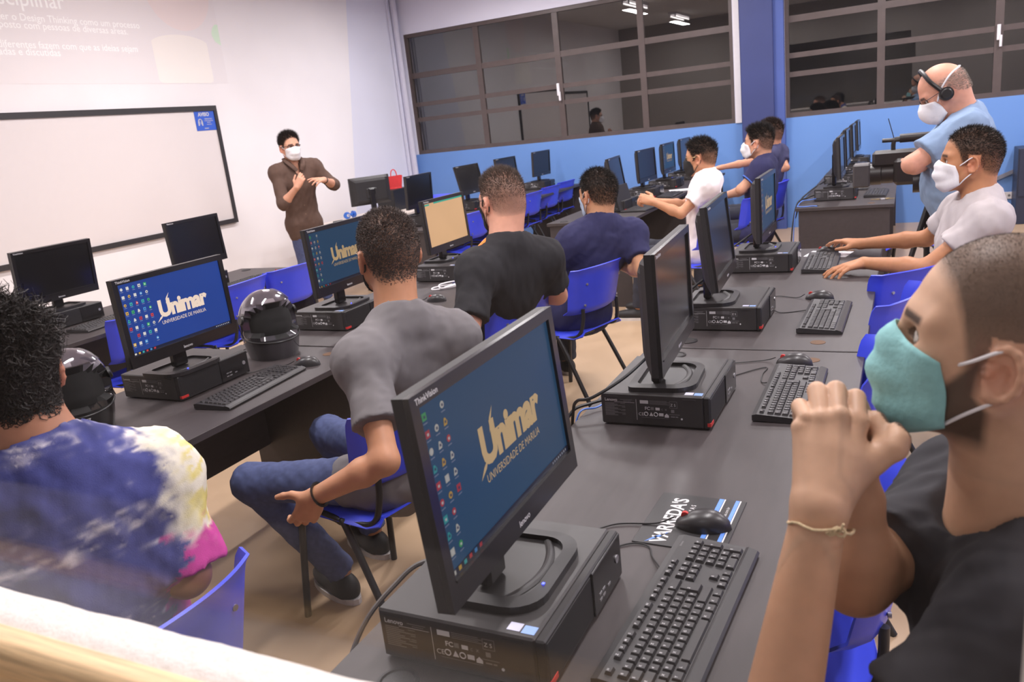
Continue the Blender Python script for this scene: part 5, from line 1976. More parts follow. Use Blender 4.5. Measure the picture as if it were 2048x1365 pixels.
# ---- 3: man in the black shirt with orange piping
J = dict(pel=(-1.76, 3.33, 0.52), neck=(-1.600, 3.155, 1.105), SL=(-1.665, 2.985, 1.015), SR=(-1.495, 3.310, 1.010), EL=(-1.640, 2.790, 0.770), WL=(-1.88, 2.90, 0.78),
         ER=(-1.50, 3.45, 0.80), WR=(-1.85, 3.50, 0.78))
f, l = dirs(145)
J.update(seated_legs(J['pel'], f, l))
short_brown = dict(kind='short', color=(84, 70, 62), n=8000, len=0.014, w=0.0009, lift=0.5, mix=0.72, comb=(0.3, 0, 0.4),
                   lenfn=lambda P: np.interp(P[:, 2], [-0.06, 0.0, 0.05, 0.09], [0.12, 0.2, 0.7, 1.6]))
root, H, Jn, base = person('broad man in a black shirt with orange shoulder piping and black mask', J, ((-1.640, 3.235, 1.292), R(152), R(-4), 0.0, 1.14),
    cloth('black_jersey', (46, 45, 48)), M_JEANSD, g=1.2, skin=(208, 152, 128), hair=short_brown, h=0.009, fine=0.0055, sleeve=0.72, seed=41, neck_r=0.062, folds=0.004)
SH = Shift(H, base)
mask(root, SH, M_BLACKM, M_BLACKM)
glasses(root, SH, M_FRAME, 0.0016, False)
M_ORANGE = mat('orange_piping', (240, 140, 60), rough=0.6)
pb = MB()
up = nrm(Jn['neck'] - Jn['pel'])
lf = nrm(Jn['SL'] - Jn['SR'])
fw = np.cross(lf, up)
P_ = [Jn['neck'] + lf * 0.062 + up * 0.040 + fw * 0.005, Jn['neck'] + lf * 0.085 + up * 0.030 + fw * 0.020, lerp(Jn['neck'], Jn['SL'], 0.75) + up * 0.078 + fw * 0.03, Jn['SL'] + up * 0.078 + fw * 0.035, Jn['SL'] + lf * 0.03 + up * 0.060 + fw * 0.05]
pb.tube(smooth_path(P_, 5), 0.010, 6)
child(root, base, pb, 'piping', M_ORANGE)

# ---- 4: man in the navy T-shirt with the surgical mask
J = dict(pel=(-1.70, 4.20, 0.52), neck=(-1.540, 4.240, 1.030), SL=(-1.660, 4.095, 0.945), SR=(-1.395, 4.350, 0.940), EL=(-1.83, 4.00, 0.80), WL=(-2.05, 4.16, 0.785),
         ER=(-1.30, 4.205, 0.755), WR=(-1.52, 4.42, 0.76))
f, l = dirs(140)
J.update(seated_legs(J['pel'], f, l))
black_hair = dict(kind='short', color=(34, 28, 26), n=7000, len=0.020, w=0.0011, lift=0.4, mix=0.92, comb=(-0.3, 0, -0.5),
                  lenfn=lambda P: np.interp(P[:, 2], [-0.06, 0.0, 0.05, 0.09], [0.35, 0.6, 1.0, 1.3]))
root, H, Jn, base = person('man in a navy T-shirt with pale blue surgical mask, arm hooked over his chair', J, ((-1.565, 4.285, 1.190), R(150), R(-4), 0.0, 1.12),
    cloth('navy_cotton', (48, 48, 84)), M_JEANSD, g=1.08, skin=(204, 150, 114), hair=black_hair, h=0.009, fine=0.006, sleeve=0.66, seed=51)
mask(root, Shift(H, base), M_BLUEM, M_WHITEM)

# ---- 5: man in the white T-shirt
J = dict(pel=(-1.415, 6.13, 0.52), neck=(-1.370, 6.14, 1.095), SL=(-1.315, 5.98, 1.025), SR=(-1.360, 6.33, 1.03), EL=(-1.500, 5.875, 0.845), WL=(-1.70, 5.86, 0.945),
         ER=(-1.57, 6.30, 0.86), WR=(-1.73, 6.02, 0.93))
f, l = dirs(180)
J.update(seated_legs(J['pel'], f, l))
top_black = dict(kind='short', color=(28, 24, 23), n=6000, len=0.030, w=0.0013, lift=0.5, mix=0.8, comb=(0.5, 0, 0.1),
                 lenfn=lambda P: np.interp(P[:, 2], [-0.03, 0.02, 0.05, 0.09], [0.12, 0.25, 0.9, 1.2]))
root, H, Jn, base = person('man in a white T-shirt with a black mask, hands held out before him', J, ((-1.405, 6.15, 1.226), R(176), R(-4), 0.0, 1.12),
    cloth('white_cotton', (236, 228, 230), 0.02), M_JEANSD, g=0.95, skin=(196, 142, 108), hair=top_black, h=0.009, fine=0.007, sleeve=0.62, seed=61, hem=0.15,
    hands={'L': dict(d=(-0.9, 0.1, 0.35), back=(0.1, -0.9, 0.4), curl=(0.8, 0.85, 0.9, 0.9)), 'R': dict(d=(-0.9, -0.2, 0.35), back=(0.0, 0.5, 0.8), curl=(0.8, 0.85, 0.9, 0.9))})
SH = Shift(H, base)
mask(root, SH, M_BLACKM, M_BLACKM)
glasses(root, SH, M_GOLD, 0.0015, True)

# ---- 6: man in navy with the white mask
J = dict(pel=(-1.12, 6.98, 0.52), neck=(-1.085, 7.05, 1.105), SL=(-1.075, 6.90, 1.045), SR=(-1.08, 7.24, 1.045), EL=(-1.235, 6.83, 0.895), WL=(-1.20, 7.05, 0.90),
         ER=(-1.28, 7.32, 0.84), WR=(-1.48, 7.22, 0.80))
J.update(seated_legs(J['pel'], f, l))
root, H, Jn, base = person('man in a navy T-shirt with white mask before the dark blue pillar', J, ((-1.125, 7.05, 1.255), R(172), R(2), 0.0, 1.12),
    cloth('navy_cotton', (48, 48, 84)), M_JEANSD, g=1.02, skin=(204, 152, 124), hair=dict(top_black, lenfn=lambda P: np.interp(P[:, 2], [-0.03, 0.02, 0.05, 0.09], [0.15, 0.3, 1.0, 1.4])),
    h=0.010, fine=0.008, sleeve=0.62, seed=71)
mask(root, Shift(H, base), M_WHITEM, M_WHITEM, puff=0.008)
ar = nrm(Jn['EL'] - Jn['SL'])
sb = MB()
c0 = lerp(Jn['SL'], Jn['EL'], 0.60)
s1 = nrm(np.cross(ar, V3(0, 0, 1)))
s2 = np.cross(ar, s1)
sb.tube([c0 + (s1 * math.cos(q * 0.3927) + s2 * math.sin(q * 0.3927)) * 0.068 for q in range(16)], 0.006, 6, closed=True)
child(root, base, sb, 'sleeve_trim', mat('blue_trim', (70, 110, 200), rough=0.8))

# ---- 7: farthest man
J = dict(pel=(-1.25, 8.22, 0.52), neck=(-1.165, 8.27, 1.110), SL=(-1.185, 8.12, 1.065), SR=(-1.13, 8.40, 1.070), EL=(-1.395, 8.04, 1.02), WL=(-1.61, 7.97, 1.00),
         ER=(-1.055, 8.24, 0.93), WR=(-1.28, 8.15, 0.88))
J.update(seated_legs(J['pel'], f, l))
root, H, Jn, base = person('man in a dusky blue T-shirt reaching out, mostly hidden behind the white-masked man', J, ((-1.205, 8.27, 1.262), R(170), R(0), 0.0, 1.12),
    cloth('dusky_blue_cotton', (66, 66, 98)), M_JEANSD, g=0.88, skin=(202, 146, 118), hair=dict(top_black, color=(48, 36, 32)), h=0.010, fine=0.009, sleeve=0.6, seed=81,
    hands={'L': dict(d=(-0.95, -0.15, -0.1), back=(0, 0, 1), curl=(0.2, 0.25, 0.3, 0.3))})
mask(root, Shift(H, base), M_WHITEM, M_WHITEM)

# ---- 8: camera operator
J = dict(pel=(0.285, 4.97, 0.90), neck=(0.262, 4.965, 1.395), SL=(0.262, 4.77, 1.345), SR=(0.262, 5.17, 1.345), EL=(0.020, 4.665, 1.195), WL=(0.075, 4.90, 1.165),
         ER=(0.06, 5.27, 1.16), WR=(-0.02, 5.06, 1.17), HL=(0.275, 4.87, 0.88), KL=(0.25, 4.86, 0.48), AL=(0.26, 4.86, 0.10), HR=(0.275, 5.08, 0.88), KR=(0.27, 5.10, 0.48), AR=(0.29, 5.10, 0.10))
grey_fringe = dict(kind='bald', color=(150, 140, 132), n=3000, len=0.010, w=0.0008, lift=0.4, mix=0.45)
root, H, Jn, base = person('bald standing camera operator in a pale blue T-shirt with headphones', J, ((0.155, 4.945, 1.535), R(184), R(-30), 0.0, 1.14),
    cloth('pale_blue_cotton', (132, 154, 184)), M_JEANSB, g=1.2, belly=0.045, skin=(214, 156, 132), hair=grey_fringe, h=0.009, fine=0.005, sleeve=0.74, seed=91, hem=0.10, sleeve_r=1.15,
    hands={'L': dict(d=(0.3, 0.9, 0.0), back=(-0.2, -0.1, 1), curl=(0.7, 0.7, 0.7, 0.7))}, folds=0.005, neck_r=0.062)
SH = Shift(H, base)
mask(root, SH, M_WHITEM, strap=M_WHITEM, puff=0.012, pleats=0.0)
glasses(root, SH, M_FRAME, 0.0015, False)
hp = MB()
hp.tube(smooth_path([SH.w(0.004, -0.088, 0.01), SH.w(0.022, -0.082, 0.07), SH.w(0.026, -0.045, 0.122), SH.w(0.027, 0, 0.134), SH.w(0.026, 0.045, 0.122), SH.w(0.022, 0.082, 0.07), SH.w(0.004, 0.088, 0.01)], 6), 0.011, 8)
hb = hp.build('headphones', M_BLACKP, root, smooth=True)
for e in (-1, 1):
    cp_ = MB()
    cp_.tube([SH.w(-0.006, e * 0.078, -0.012), SH.w(-0.006, e * 0.105, -0.012)], [0.036, 0.034], 20)
    cp_.tube([SH.w(-0.006, e * 0.105, -0.012), SH.w(-0.006, e * 0.110, -0.012)], [0.028, 0.022], 20)
    cp_.build('ear_cup', M_BLACKP, hb, smooth=True)

# ---- 9: typing man in pale grey
J = dict(pel=(0.235, 4.08, 0.52), neck=(0.285, 4.07, 1.080), SL=(0.315, 3.885, 1.005), SR=(0.235, 4.265, 1.000), EL=(0.085, 3.865, 0.815), WL=(-0.175, 4.055, 0.805),
         ER=(0.095, 4.42, 0.850), WR=(-0.215, 4.535, 0.812))
J.update(seated_legs(J['pel'], f, l, kn=0.42))
buzz = dict(kind='short', color=(34, 28, 25), n=9000, len=0.013, w=0.0009, lift=0.55, mix=0.86,
            lenfn=lambda P: np.interp(P[:, 2], [-0.06, 0.0, 0.05, 0.09], [0.15, 0.35, 1.0, 1.3]))
root, H, Jn, base = person('man in a pale grey T-shirt with white mask typing at the keyboard', J, ((0.240, 4.085, 1.250), R(181), R(2), 0.0, 1.14),
    cloth('pale_grey_cotton', (190, 182, 184), 0.03), M_JEANSB, g=1.02, skin=(186, 130, 94), hair=buzz, h=0.0085, fine=0.0045, sleeve=0.58, seed=101, folds=0.0045, hem=0.16, sleeve_r=1.15,
    hands={'L': dict(d=(-0.80, -0.42, -0.10), back=(-0.15, -0.15, 1), curl=(0.18, 0.22, 0.26, 0.3), spread=0.10, thumb=(0.5, 0.3)),
           'R': dict(d=(-0.82, 0.50, 0.12), back=(-0.1, 0.0, 1), curl=(0.22, 0.28, 0.34, 0.4), spread=0.05, thumb=(0.5, 0.5))})
mask(root, Shift(H, base), M_WHITEM, M_WHITEM, pleats=0.004)

# ---- 11: the teacher
J = dict(pel=(-5.40, 6.27, 0.90), neck=(-5.36, 6.225, 1.475), SL=(-5.25, 6.375, 1.420), SR=(-5.45, 6.075, 1.405), EL=(-5.10, 6.455, 1.235), WL=(-5.02, 6.22, 1.300),
         ER=(-5.33, 5.945, 1.120), WR=(-5.16, 5.98, 1.265), HL=(-5.34, 6.33, 0.88), HR=(-5.43, 6.20, 0.88), KL=(-5.36, 6.37, 0.48), KR=(-5.43, 6.22, 0.48), AL=(-5.38, 6.41, 0.10), AR=(-5.45, 6.24, 0.10))
quiff = dict(kind='short', color=(40, 32, 32), n=6000, len=0.034, w=0.0013, lift=0.6, mix=0.85, comb=(0.2, 0.2, 0.6),
             lenfn=lambda P: np.interp(P[:, 2], [-0.03, 0.02, 0.05, 0.09], [0.1, 0.25, 0.8, 1.2]))
def shirt_collar(root, H, J, fr, nb, nd, base):
    mb = MB()
    for e in (-1, 1):
        pts = [nb - fr[0] * 0.075 + nd * 0.055 + fr[1] * e * 0.005, nb - fr[0] * 0.04 + nd * 0.06 + fr[1] * e * 0.066, nb + fr[0] * 0.045 + nd * 0.05 + fr[1] * e * 0.078, nb + fr[0] * 0.118 - nd * 0.005 + fr[1] * e * 0.05, nb + fr[0] * 0.125 - nd * 0.05 + fr[1] * e * 0.022]
        pts = smooth_path(pts, 6)
        mb.tube(pts, [0.024 - 0.014 * abs(i / (len(pts) - 1) - 0.6) for i in range(len(pts))], 6, flat=0.35)
    child(root, base, mb, 'collar', mat('brown_shirt_cotton', (88, 66, 56)))
    bt = MB()
    for k in range(6):
        p = lerp(nb, J['pel'], 0.22 + 0.15 * k) + fr[0] * (0.122 + 0.004 * math.sin(k))
        bt.tube([p, p + fr[0] * 0.006], 0.006, 8)
    child(root, base, bt, 'buttons', mat('brown_button', (120, 96, 80)))
root, H, Jn, base = person('standing teacher in a brown shirt and jeans gesturing before the white wall', J, ((-5.335, 6.19, 1.640), R(-25), R(-2), R(2), 1.08),
    mat('brown_shirt_cotton', (88, 66, 56), rough=0.88, var=0.08, vscale=40, bump=0.1), M_JEANS, g=1.0, skin=(206, 152, 126), hair=quiff, h=0.009, fine=0.006, sleeve=0.30, seed=111, long_shirt=True,
    hem=0.20, vneck=True, collar=shirt_collar, folds=0.0045,
    hands={'L': dict(d=(0.0, -0.95, 0.10), back=(0.5, 0.0, 0.85), curl=(0.15, 0.2, 0.3, 0.4), spread=0.12), 'R': dict(d=(0.35, 0.35, 0.75), back=(0.5, -0.7, 0.1), curl=(0.6, 0.7, 0.8, 0.85))})
SH = Shift(H, base)
mask(root, SH, M_WHITEM, M_WHITEM, puff=0.004)
glasses(root, SH, M_FRAME, 0.0026, False)
wb = MB()
ax = nrm(Jn['WL'] - Jn['EL'])
s1 = nrm(np.cross(ax, V3(0, 0, 1)))
s2 = np.cross(ax, s1)
c0 = lerp(Jn['EL'], Jn['WL'], 0.95)
wb.tube([c0 + (s1 * math.cos(q * 0.3927) + s2 * math.sin(q * 0.3927)) * 0.031 for q in range(16)], 0.009, 6, closed=True, flat=0.5)
child(root, base, wb, 'wristwatch', M_BLACKP)

# ---- 10: man in the black T-shirt with clasped hands, closest to the glass
CLASP = [
    (-0.0894, 0.8763, 1.172, -0.1048, 0.9152, 1.234, 0.0165, 0.0115, 0.01), (-0.1048, 0.9152, 1.234, -0.1078, 0.9619, 1.22, 0.0105, 0.0095, 0.004),
    (-0.1078, 0.9619, 1.22, -0.1084, 0.9858, 1.185, 0.0095, 0.0085, 0.004), (-0.0823, 0.8797, 1.171, -0.0844, 0.9197, 1.245, 0.0165, 0.0115, 0.01),
    (-0.0844, 0.9197, 1.245, -0.0871, 0.975, 1.229, 0.0105, 0.0095, 0.004), (-0.0871, 0.975, 1.229, -0.0871, 0.9993, 1.194, 0.0095, 0.0085, 0.004),
    (-0.0751, 0.8831, 1.17, -0.065, 0.9268, 1.247, 0.0165, 0.0115, 0.01), (-0.065, 0.9268, 1.247, -0.0669, 0.9857, 1.23, 0.0105, 0.0095, 0.004),
    (-0.0669, 0.9857, 1.23, -0.0662, 1.01, 1.195, 0.0095, 0.0085, 0.004), (-0.068, 0.8865, 1.169, -0.0444, 0.9405, 1.235, 0.0165, 0.0115, 0.01),
    (-0.0444, 0.9405, 1.235, -0.0447, 0.9938, 1.219, 0.0105, 0.0095, 0.004), (-0.0447, 0.9938, 1.219, -0.0433, 1.019, 1.183, 0.0095, 0.0085, 0.004),
    (-0.1126, 0.9794, 1.221, -0.1098, 0.9467, 1.247, 0.01, 0.01, 0.004), (-0.1094, 0.9431, 1.25, -0.1002, 0.9197, 1.245, 0.01, 0.0096, 0.003),
    (-0.094, 0.9941, 1.238, -0.0919, 0.9609, 1.263, 0.0112, 0.0112, 0.004), (-0.0915, 0.9572, 1.266, -0.0852, 0.9286, 1.249, 0.0112, 0.01075, 0.003),
    (-0.0728, 1.005, 1.237, -0.0714, 0.971, 1.262, 0.0116, 0.0116, 0.004), (-0.0712, 0.9673, 1.264, -0.0674, 0.9384, 1.251, 0.0116, 0.01114, 0.003),
    (-0.0507, 1.012, 1.224, -0.0502, 0.9782, 1.25, 0.0118, 0.0118, 0.004), (-0.05, 0.9744, 1.252, -0.0473, 0.9453, 1.24, 0.0118, 0.01133, 0.003),
    (-0.0272, 0.9671, 1.228, -0.0147, 0.9473, 1.21, 0.012, 0.013, 0.003), (-0.0147, 0.9473, 1.21, -0.0204, 0.9763, 1.177, 0.013, 0.014, 0.006),
    (-0.0659, 0.8948, 1.17, -0.0308, 0.927, 1.194, 0.022, 0.0165, 0.016), (-0.0308, 0.927, 1.194, -0.0072, 0.9363, 1.208, 0.0165, 0.0145, 0.008),
    (-0.0072, 0.9363, 1.208, -0.0028, 0.9433, 1.216, 0.0145, 0.0125, 0.006), (-0.0028, 0.9433, 1.216, -0.0056, 0.9519, 1.225, 0.012, 0.0085, 0.006),
    (-0.0812, 0.8729, 1.162, -0.0738, 0.9142, 1.194, 0.028, 0.034, 0.02), (-0.0612, 0.9696, 1.167, -0.0623, 0.9867, 1.206, 0.03, 0.034, 0.02),
    (-0.0473, 0.9789, 1.117, -0.0591, 0.9817, 1.165, 0.027, 0.03, 0.02),
]
def clasp(F, H, J):
    for c in CLASP:
        F.cone(c[0:3], c[3:6], c[6], c[7], c[8])
J = dict(pel=(0.22, 1.00, 0.52), neck=(0.118, 1.035, 1.070), SL=(0.135, 0.885, 1.030), SR=(0.085, 1.185, 1.035), EL=(-0.140, 0.745, 0.800), WL=(-0.0815, 0.868, 1.152),
         ER=(-0.048, 0.968, 1.010), WR=(-0.0475, 0.982, 1.112))
J.update(seated_legs(J['pel'], dirs(180)[0], dirs(180)[1], kn=0.40))
def arm_tone(V, c, H):
    # the forearms are browner and hairier than the face and hands
    k = np.clip((-0.125 - H.local(V)[:, 2:3]) / 0.16, 0, 1)
    return c * (1 - k * np.array([[0.14, 0.24, 0.32]]))
near_buzz = dict(kind='short', color=(58, 50, 46), n=80000, len=0.0019, w=0.00022, lift=0.45, mix=0.78, tone=0.2, comb=(-0.3, 0, -0.2),
                 lenfn=lambda P: np.interp(P[:, 2], [-0.06, 0.0, 0.05, 0.09], [0.45, 0.6, 0.9, 1.2]))
root, H, Jn, base = person('man in a black T-shirt with turquoise mask resting on his clasped hands', J, ((0.090, 1.022, 1.314), R(178), R(10), 0.0, 1.02),
    cloth('washed_black_cotton', (50, 49, 53)), M_JEANSD, g=0.94, skin=(204, 164, 136), hair=near_buzz, h=0.0055, fine=0.0024, beard=0.85, sleeve={'L': 0.42, 'R': 0.74}, lower=arm_tone, seed=121,
    extra=lambda F, H, J: clasp(F, H, J), folds=0.0035, arm=1.16, fine_boxes=[((-0.14, 0.835, 1.095), (0.03, 1.05, 1.295), 0.0022)], hem=0.18, neck_r=0.06, sleeve_r=1.12)
NEAR_ROOT, NEAR_BASE = root, base
mask(root, Shift(H, base), M_CYANM, M_WHITEM, pleats=0.0035, tall=1.02, drop=0.0)
bc = MB()
c0 = V3(-0.0795, 0.860, 1.139)
ax = nrm(V3(0.02, 0.128, 0.30))
s1 = nrm(np.cross(ax, V3(0, 0, 1)))
s2 = np.cross(ax, s1)
bc.tube([c0 + (s1 * math.cos(q * 0.2618) + s2 * math.sin(q * 0.2618)) * (0.0345 + 0.0004 * math.sin(q * 3)) + ax * 0.002 * math.sin(q * 1.3) for q in range(24)], 0.0016, 6, closed=True)
kp = max((c0 + (s1 * math.cos(q * 0.2618) + s2 * math.sin(q * 0.2618)) * 0.0365 for q in range(24)), key=lambda p: p[0] - p[1] * 1.4)
for q in range(3):
    bc.tube([kp + V3(0.006 * math.cos(a + q) - 0.004 * q, 0.002 * math.sin(2 * a), 0.005 * math.sin(a + 2 * q)) for a in [0.785 * w for w in range(8)]], 0.0015, 5, closed=True)
bc.tube([kp, kp + V3(0.004, -0.003, 0.012)], 0.0015, 5)
child(root, base, bc, 'string_bracelet', mat('twine', (198, 176, 140), rough=0.9, var=0.2, vscale=300))

# ================================================================== things on the desks
def helmet(x, y, z, rz, shell, crown, label, lettering=None):
    t = thing('motorcycle_helmet', (x, y, z), label, 'helmet', 'full-face motorcycle helmets', rz)
    RX, RY, RZ, CZ = 0.142, 0.122, 0.140, 0.152
    def pt(az, el, k=1.0):
        # az 0 = front; el -90..90; the lower part runs down as a chin skirt
        c, s = math.cos(el), math.sin(el)
        if s < 0:
            q = 0.995 * (1 - 0.16 * (-s) ** 2)
            return Vector((RX * k * q * math.cos(az) * (1.06 if math.cos(az) > 0 else 0.96), RY * k * q * math.sin(az), CZ + s * (CZ - 0.0) * 1.0))
        return Vector((RX * k * c * math.cos(az), RY * k * c * math.sin(az), CZ + RZ * k * s))
    na, ne = 48, 30
    sh, inn = MB(), MB()
    idx = {}
    vs, fs, fs2, fs3 = [], [], [], []
    def hole(az, el):
        a = abs((az + math.pi) % (2 * math.pi) - math.pi)
        top = R(40) * math.sqrt(max(0.0, 1 - (a / R(80)) ** 3))
        bot = -R(21) + R(8) * (a / R(78))
        return a < R(78) and bot < el < top
    for i in range(na):
        for j in range(ne + 1):
            az, el = 2 * math.pi * i / na, R(-88 + 178 * j / ne)
            h_ = hole(az, el)
            idx[i, j] = len(vs)
            vs.append(pt(az, el, 0.80 if h_ else 1.0))
    for i in range(na):
        for j in range(ne):
            q = (idx[i, j], idx[(i + 1) % na, j], idx[(i + 1) % na, j + 1], idx[i, j + 1])
            azc, elc = 2 * math.pi * (i + 0.5) / na, R(-88 + 178 * (j + 0.5) / ne)
            if hole(azc, elc):
                fs2.append(q)
            elif elc > R(22) + R(20) * math.cos(azc):
                fs3.append(q)
            else:
                fs.append(q)
    sh.add(vs, fs)
    sh.build('shell', shell, t, smooth=True, sharp=60)
    cr = MB()
    cr.add(vs, fs3)
    cr.build('crown', crown, t, smooth=True, sharp=60)
    inn.add(vs, fs2)
    inn.build('lining', mat('helmet_lining', (16, 15, 16), rough=0.9), t, smooth=True)
    vz = MB()
    def visor(u, v):
        az = R(-84 + 168 * u)
        el = R(40 + 42 * v) * (0.55 + 0.45 * math.cos(az * 0.8)) + R(8) * (1 - math.cos(az))
        return pt(az, el, 1.045)
    vz.grid(visor, 24, 12, thick=0.002)
    vz.build('visor', glass_mat('smoked_visor', 0.10, (0.80, 0.79, 0.81), 0.03), t, smooth=True)
    for e in (-1, 1):
        pv = MB()
        a = pt(R(84 * e), R(12), 1.0)
        b = pt(R(84 * e), R(12), 1.07)
        pv.tube([a, b], [0.022, 0.018], 14)
        pv.build('visor_pivot', M_BLACKP, t, smooth=True)
    vt = MB()
    def oval(u, v):
        az = R(-24 + 30 * u)
        return pt(az, R(43 + 8 * v), 1.012 + 0.006 * math.sin(math.pi * u) * math.sin(math.pi * v))
    vt.grid(oval, 8, 3, thick=0.004)
    vt.build('forehead_oval', mat('oval_pale', (206, 198, 198), rough=0.4), t, smooth=True)  # pale raised oval above the eye opening
    tr = MB()
    tr.tube([pt(2 * math.pi * q / 40, R(-28) + R(6) * (1 - math.cos(2 * math.pi * q / 40)), 1.005) for q in range(40)], 0.0035, 6, closed=True)
    tr.build('trim_ring', M_BLACKP, t, smooth=True)
    if lettering:
        lt = MB()
        vs3, fl3 = text_geo(lettering, 0.022, 0.0006, align='CENTER')
        out = []
        for p in vs3:
            q = pt(R(2) + p[0] / 0.14, R(-38) + p[1] / 0.15, 1.012)
            out.append(q)
        lt.add(out, fl3)
        lt.build('lettering', M_PRINT, t)
    return t
M_HGREY = mat('helmet_grey_gloss', (58, 55, 60), rough=0.12, var=0.05, coat=0.6)
M_HCROWN = mat('helmet_grey_visor_sheen', (120, 114, 122), rough=0.14, var=0.05, coat=0.5)  # grey crown colour; on the black helmet it paints the visor's reflection
M_HBLACK = mat('helmet_black_gloss', (16, 15, 17), rough=0.10, var=0.03, coat=0.6)
helmet(-2.50, 2.56, DT, R(-26), M_HGREY, M_HCROWN, 'grey full-face motorcycle helmet with raised visor beside the bright blue monitor')
helmet(-2.560, 1.655, DT + 0.002, R(-30), M_HBLACK, M_HCROWN, 'glossy black full-face motorcycle helmet beside the curly-haired man', 'EBF7')

def mouse_pad(x, y, rz, label, full=True):
    t = thing('mouse_pad', (x, y, DT), label, 'mouse pad', 'black printed mouse pads', rz)
    MB().box(-0.095, 0.095, -0.115, 0.115, 0, 0.0025, bev=0.001).build('pad', mat('mouse_pad_black', (36, 34, 36), rough=0.45, var=0.06), t)
    m = MB()
    z = 0.0029
    ey = (-1, 0, 0)
    put_text(m, "VARREDA'S", 0.046, (-0.028, -0.106, z), (0, 1, 0), ey, 0.0011, 0, wide=0.86)
    put_text(m, 'SISTEMAS', 0.015, (-0.006, -0.02, z), (0, 1, 0), ey, 0.0002, 0, spacing=1.7, wide=0.9)
    m.add([(-0.07, -0.11, z), (-0.045, -0.085, z), (-0.03, -0.06, z), (-0.055, -0.085, z)], [(0, 1, 2, 3)], 1)
    for a, b, mi in ((0.036, 0.046, 1), (0.047, 0.050, 0), (0.072, 0.080, 1), (0.081, 0.084, 0)):
        m.quad((a, -0.113, z), (b, -0.113, z), (b, 0.113, z), (a, 0.113, z), mi)
    put_text(m, 'www.varredas.com.br', 0.010, (0.066, -0.01, z), (0, 1, 0), ey, 0.0, 0)
    m.build('print', [M_PRINT, mat('pad_blue', (96, 140, 226), rough=0.5)], t)
    return t
mouse_pad(-0.402, 1.525, R(-1.5), 'black printed mouse pad with blue stripes under the nearest mouse')
mouse_pad(-2.515, 1.495, R(-8), 'black printed mouse pad under the black helmet')

MB_ = MB()
MB_.box(-0.11, 0.11, -0.08, 0.08, 0, 0.0012)
tag(MB_.build('paper_sheet', M_PAPER, loc=(-0.375, 4.60, DT), rot=(0, 0, R(-12))), 'white paper sheet under the typing man mouse hand', 'paper')
MB_ = MB()
MB_.box(-0.12, 0.12, -0.10, 0.10, 0, 0.0015)
tag(MB_.build('paper_sheet', M_PAPER, loc=(-2.17, 8.55, DT), rot=(0, 0, R(20))), 'white paper on the far desk beside the man in white', 'paper')
MB_ = MB()
MB_.box(-0.10, 0.10, -0.07, 0.07, 0, 0.012, bev=0.003)
tag(MB_.build('notebook', mat('notebook_navy', (44, 46, 92), rough=0.6), loc=(-2.30, 4.02, DT), rot=(0, 0, R(25))), 'thin navy notebook behind the white cable coil', 'notebook')
# folded handout standing on the nearer blue workstation's base
MB_ = MB()
MB_.box(-0.10, 0.10, -0.13, 0.13, 0, 0.003)
# keys
kt = thing('key_ring', (-0.165, 6.83, DT), 'bunch of keys lying at the edge of the far desk', 'keys')
m = MB()
m.tube([(0.02 * math.cos(q * 0.524), 0.02 * math.sin(q * 0.524), 0.006) for q in range(12)], 0.0022, 6, closed=True)
m.build('ring', M_STEEL, kt, smooth=True)
for a in (0.2, 1.0, 3.0):
    m = MB()
    m.box(0.018, 0.045, -0.012, 0.012, 0.003, 0.006)
    m.box(0.045, 0.085, -0.004, 0.004, 0.003, 0.006)
    m.build('key', mat('brass', (200, 176, 120), rough=0.35, metal=0.7), kt, rot=(0, 0, a))

# laptop of the man in white
lp = thing('laptop', (-2.17, 7.02, DT), 'open black laptop in front of the man in white', 'laptop', rz=R(-4))
MB().box(-0.12, 0.12, -0.165, 0.165, 0.0, 0.018, bev=0.004).build('base', M_CASEF, lp)
MB().box(-0.008, 0.0, -0.165, 0.165, 0, 0.225, bev=0.003).build('lid', M_CASEF, lp, (-0.115, 0, 0.018), (0, R(-14), 0))
m = MB()
for i in range(5):
    for j in range(12):
        m.box(-0.07 + i * 0.019, -0.054 + i * 0.019, -0.13 + j * 0.022, -0.111 + j * 0.022, 0.018, 0.0195)
ko = m.build('keys', M_KEY, lp)
ko['kind'] = 'stuff'

# ================================================================== front wall: whiteboard, notice, projection
def whiteboard():
    y0, y1, z0, z1 = 3.0, 6.665, 0.905, 2.155
    t = thing('whiteboard', (XF, (y0 + y1) / 2, z0), 'large whiteboard with black frame on the front wall', 'whiteboard')
    hy, hz = (y1 - y0) / 2, z1 - z0
    m_f = mat('board_frame_black', (48, 45, 48), rough=0.5)
    MB().box(0.006, 0.02, -hy + 0.03, hy - 0.03, 0.03, hz - 0.03).build('writing_surface', mat('board_white', (232, 224, 223), rough=0.28, var=0.01, spec=0.5), t)
    MB().box(0.0, 0.036, -hy, hy, hz - 0.052, hz).build('frame_rail', m_f, t)
    MB().box(0.0, 0.036, -hy, hy, 0.0, 0.048).build('frame_rail', m_f, t)
    MB().box(0.0, 0.036, hy - 0.042, hy, 0.048, hz - 0.052).build('frame_stile', m_f, t)
    MB().box(0.0, 0.036, -hy, -hy + 0.042, 0.048, hz - 0.052).build('frame_stile', m_f, t)
whiteboard()
nt_ = thing('notice_sign', (XF + 0.0215, 6.487, 1.905), 'small blue notice headed AVISO in the whiteboard corner', 'sign')
MB().box(0.0, 0.003, -0.135, 0.135, 0.0, 0.195).build('panel', mat('notice_blue', (52, 96, 206), rough=0.5, var=0.03), nt_)
m = MB()
ex, ez = (0, 1, 0), (0, 0, 1)
put_text(m, 'AVISO', 0.052, (0.0036, -0.01, 0.147), ex, ez, 0.0022, align='CENTER', wide=1.05)
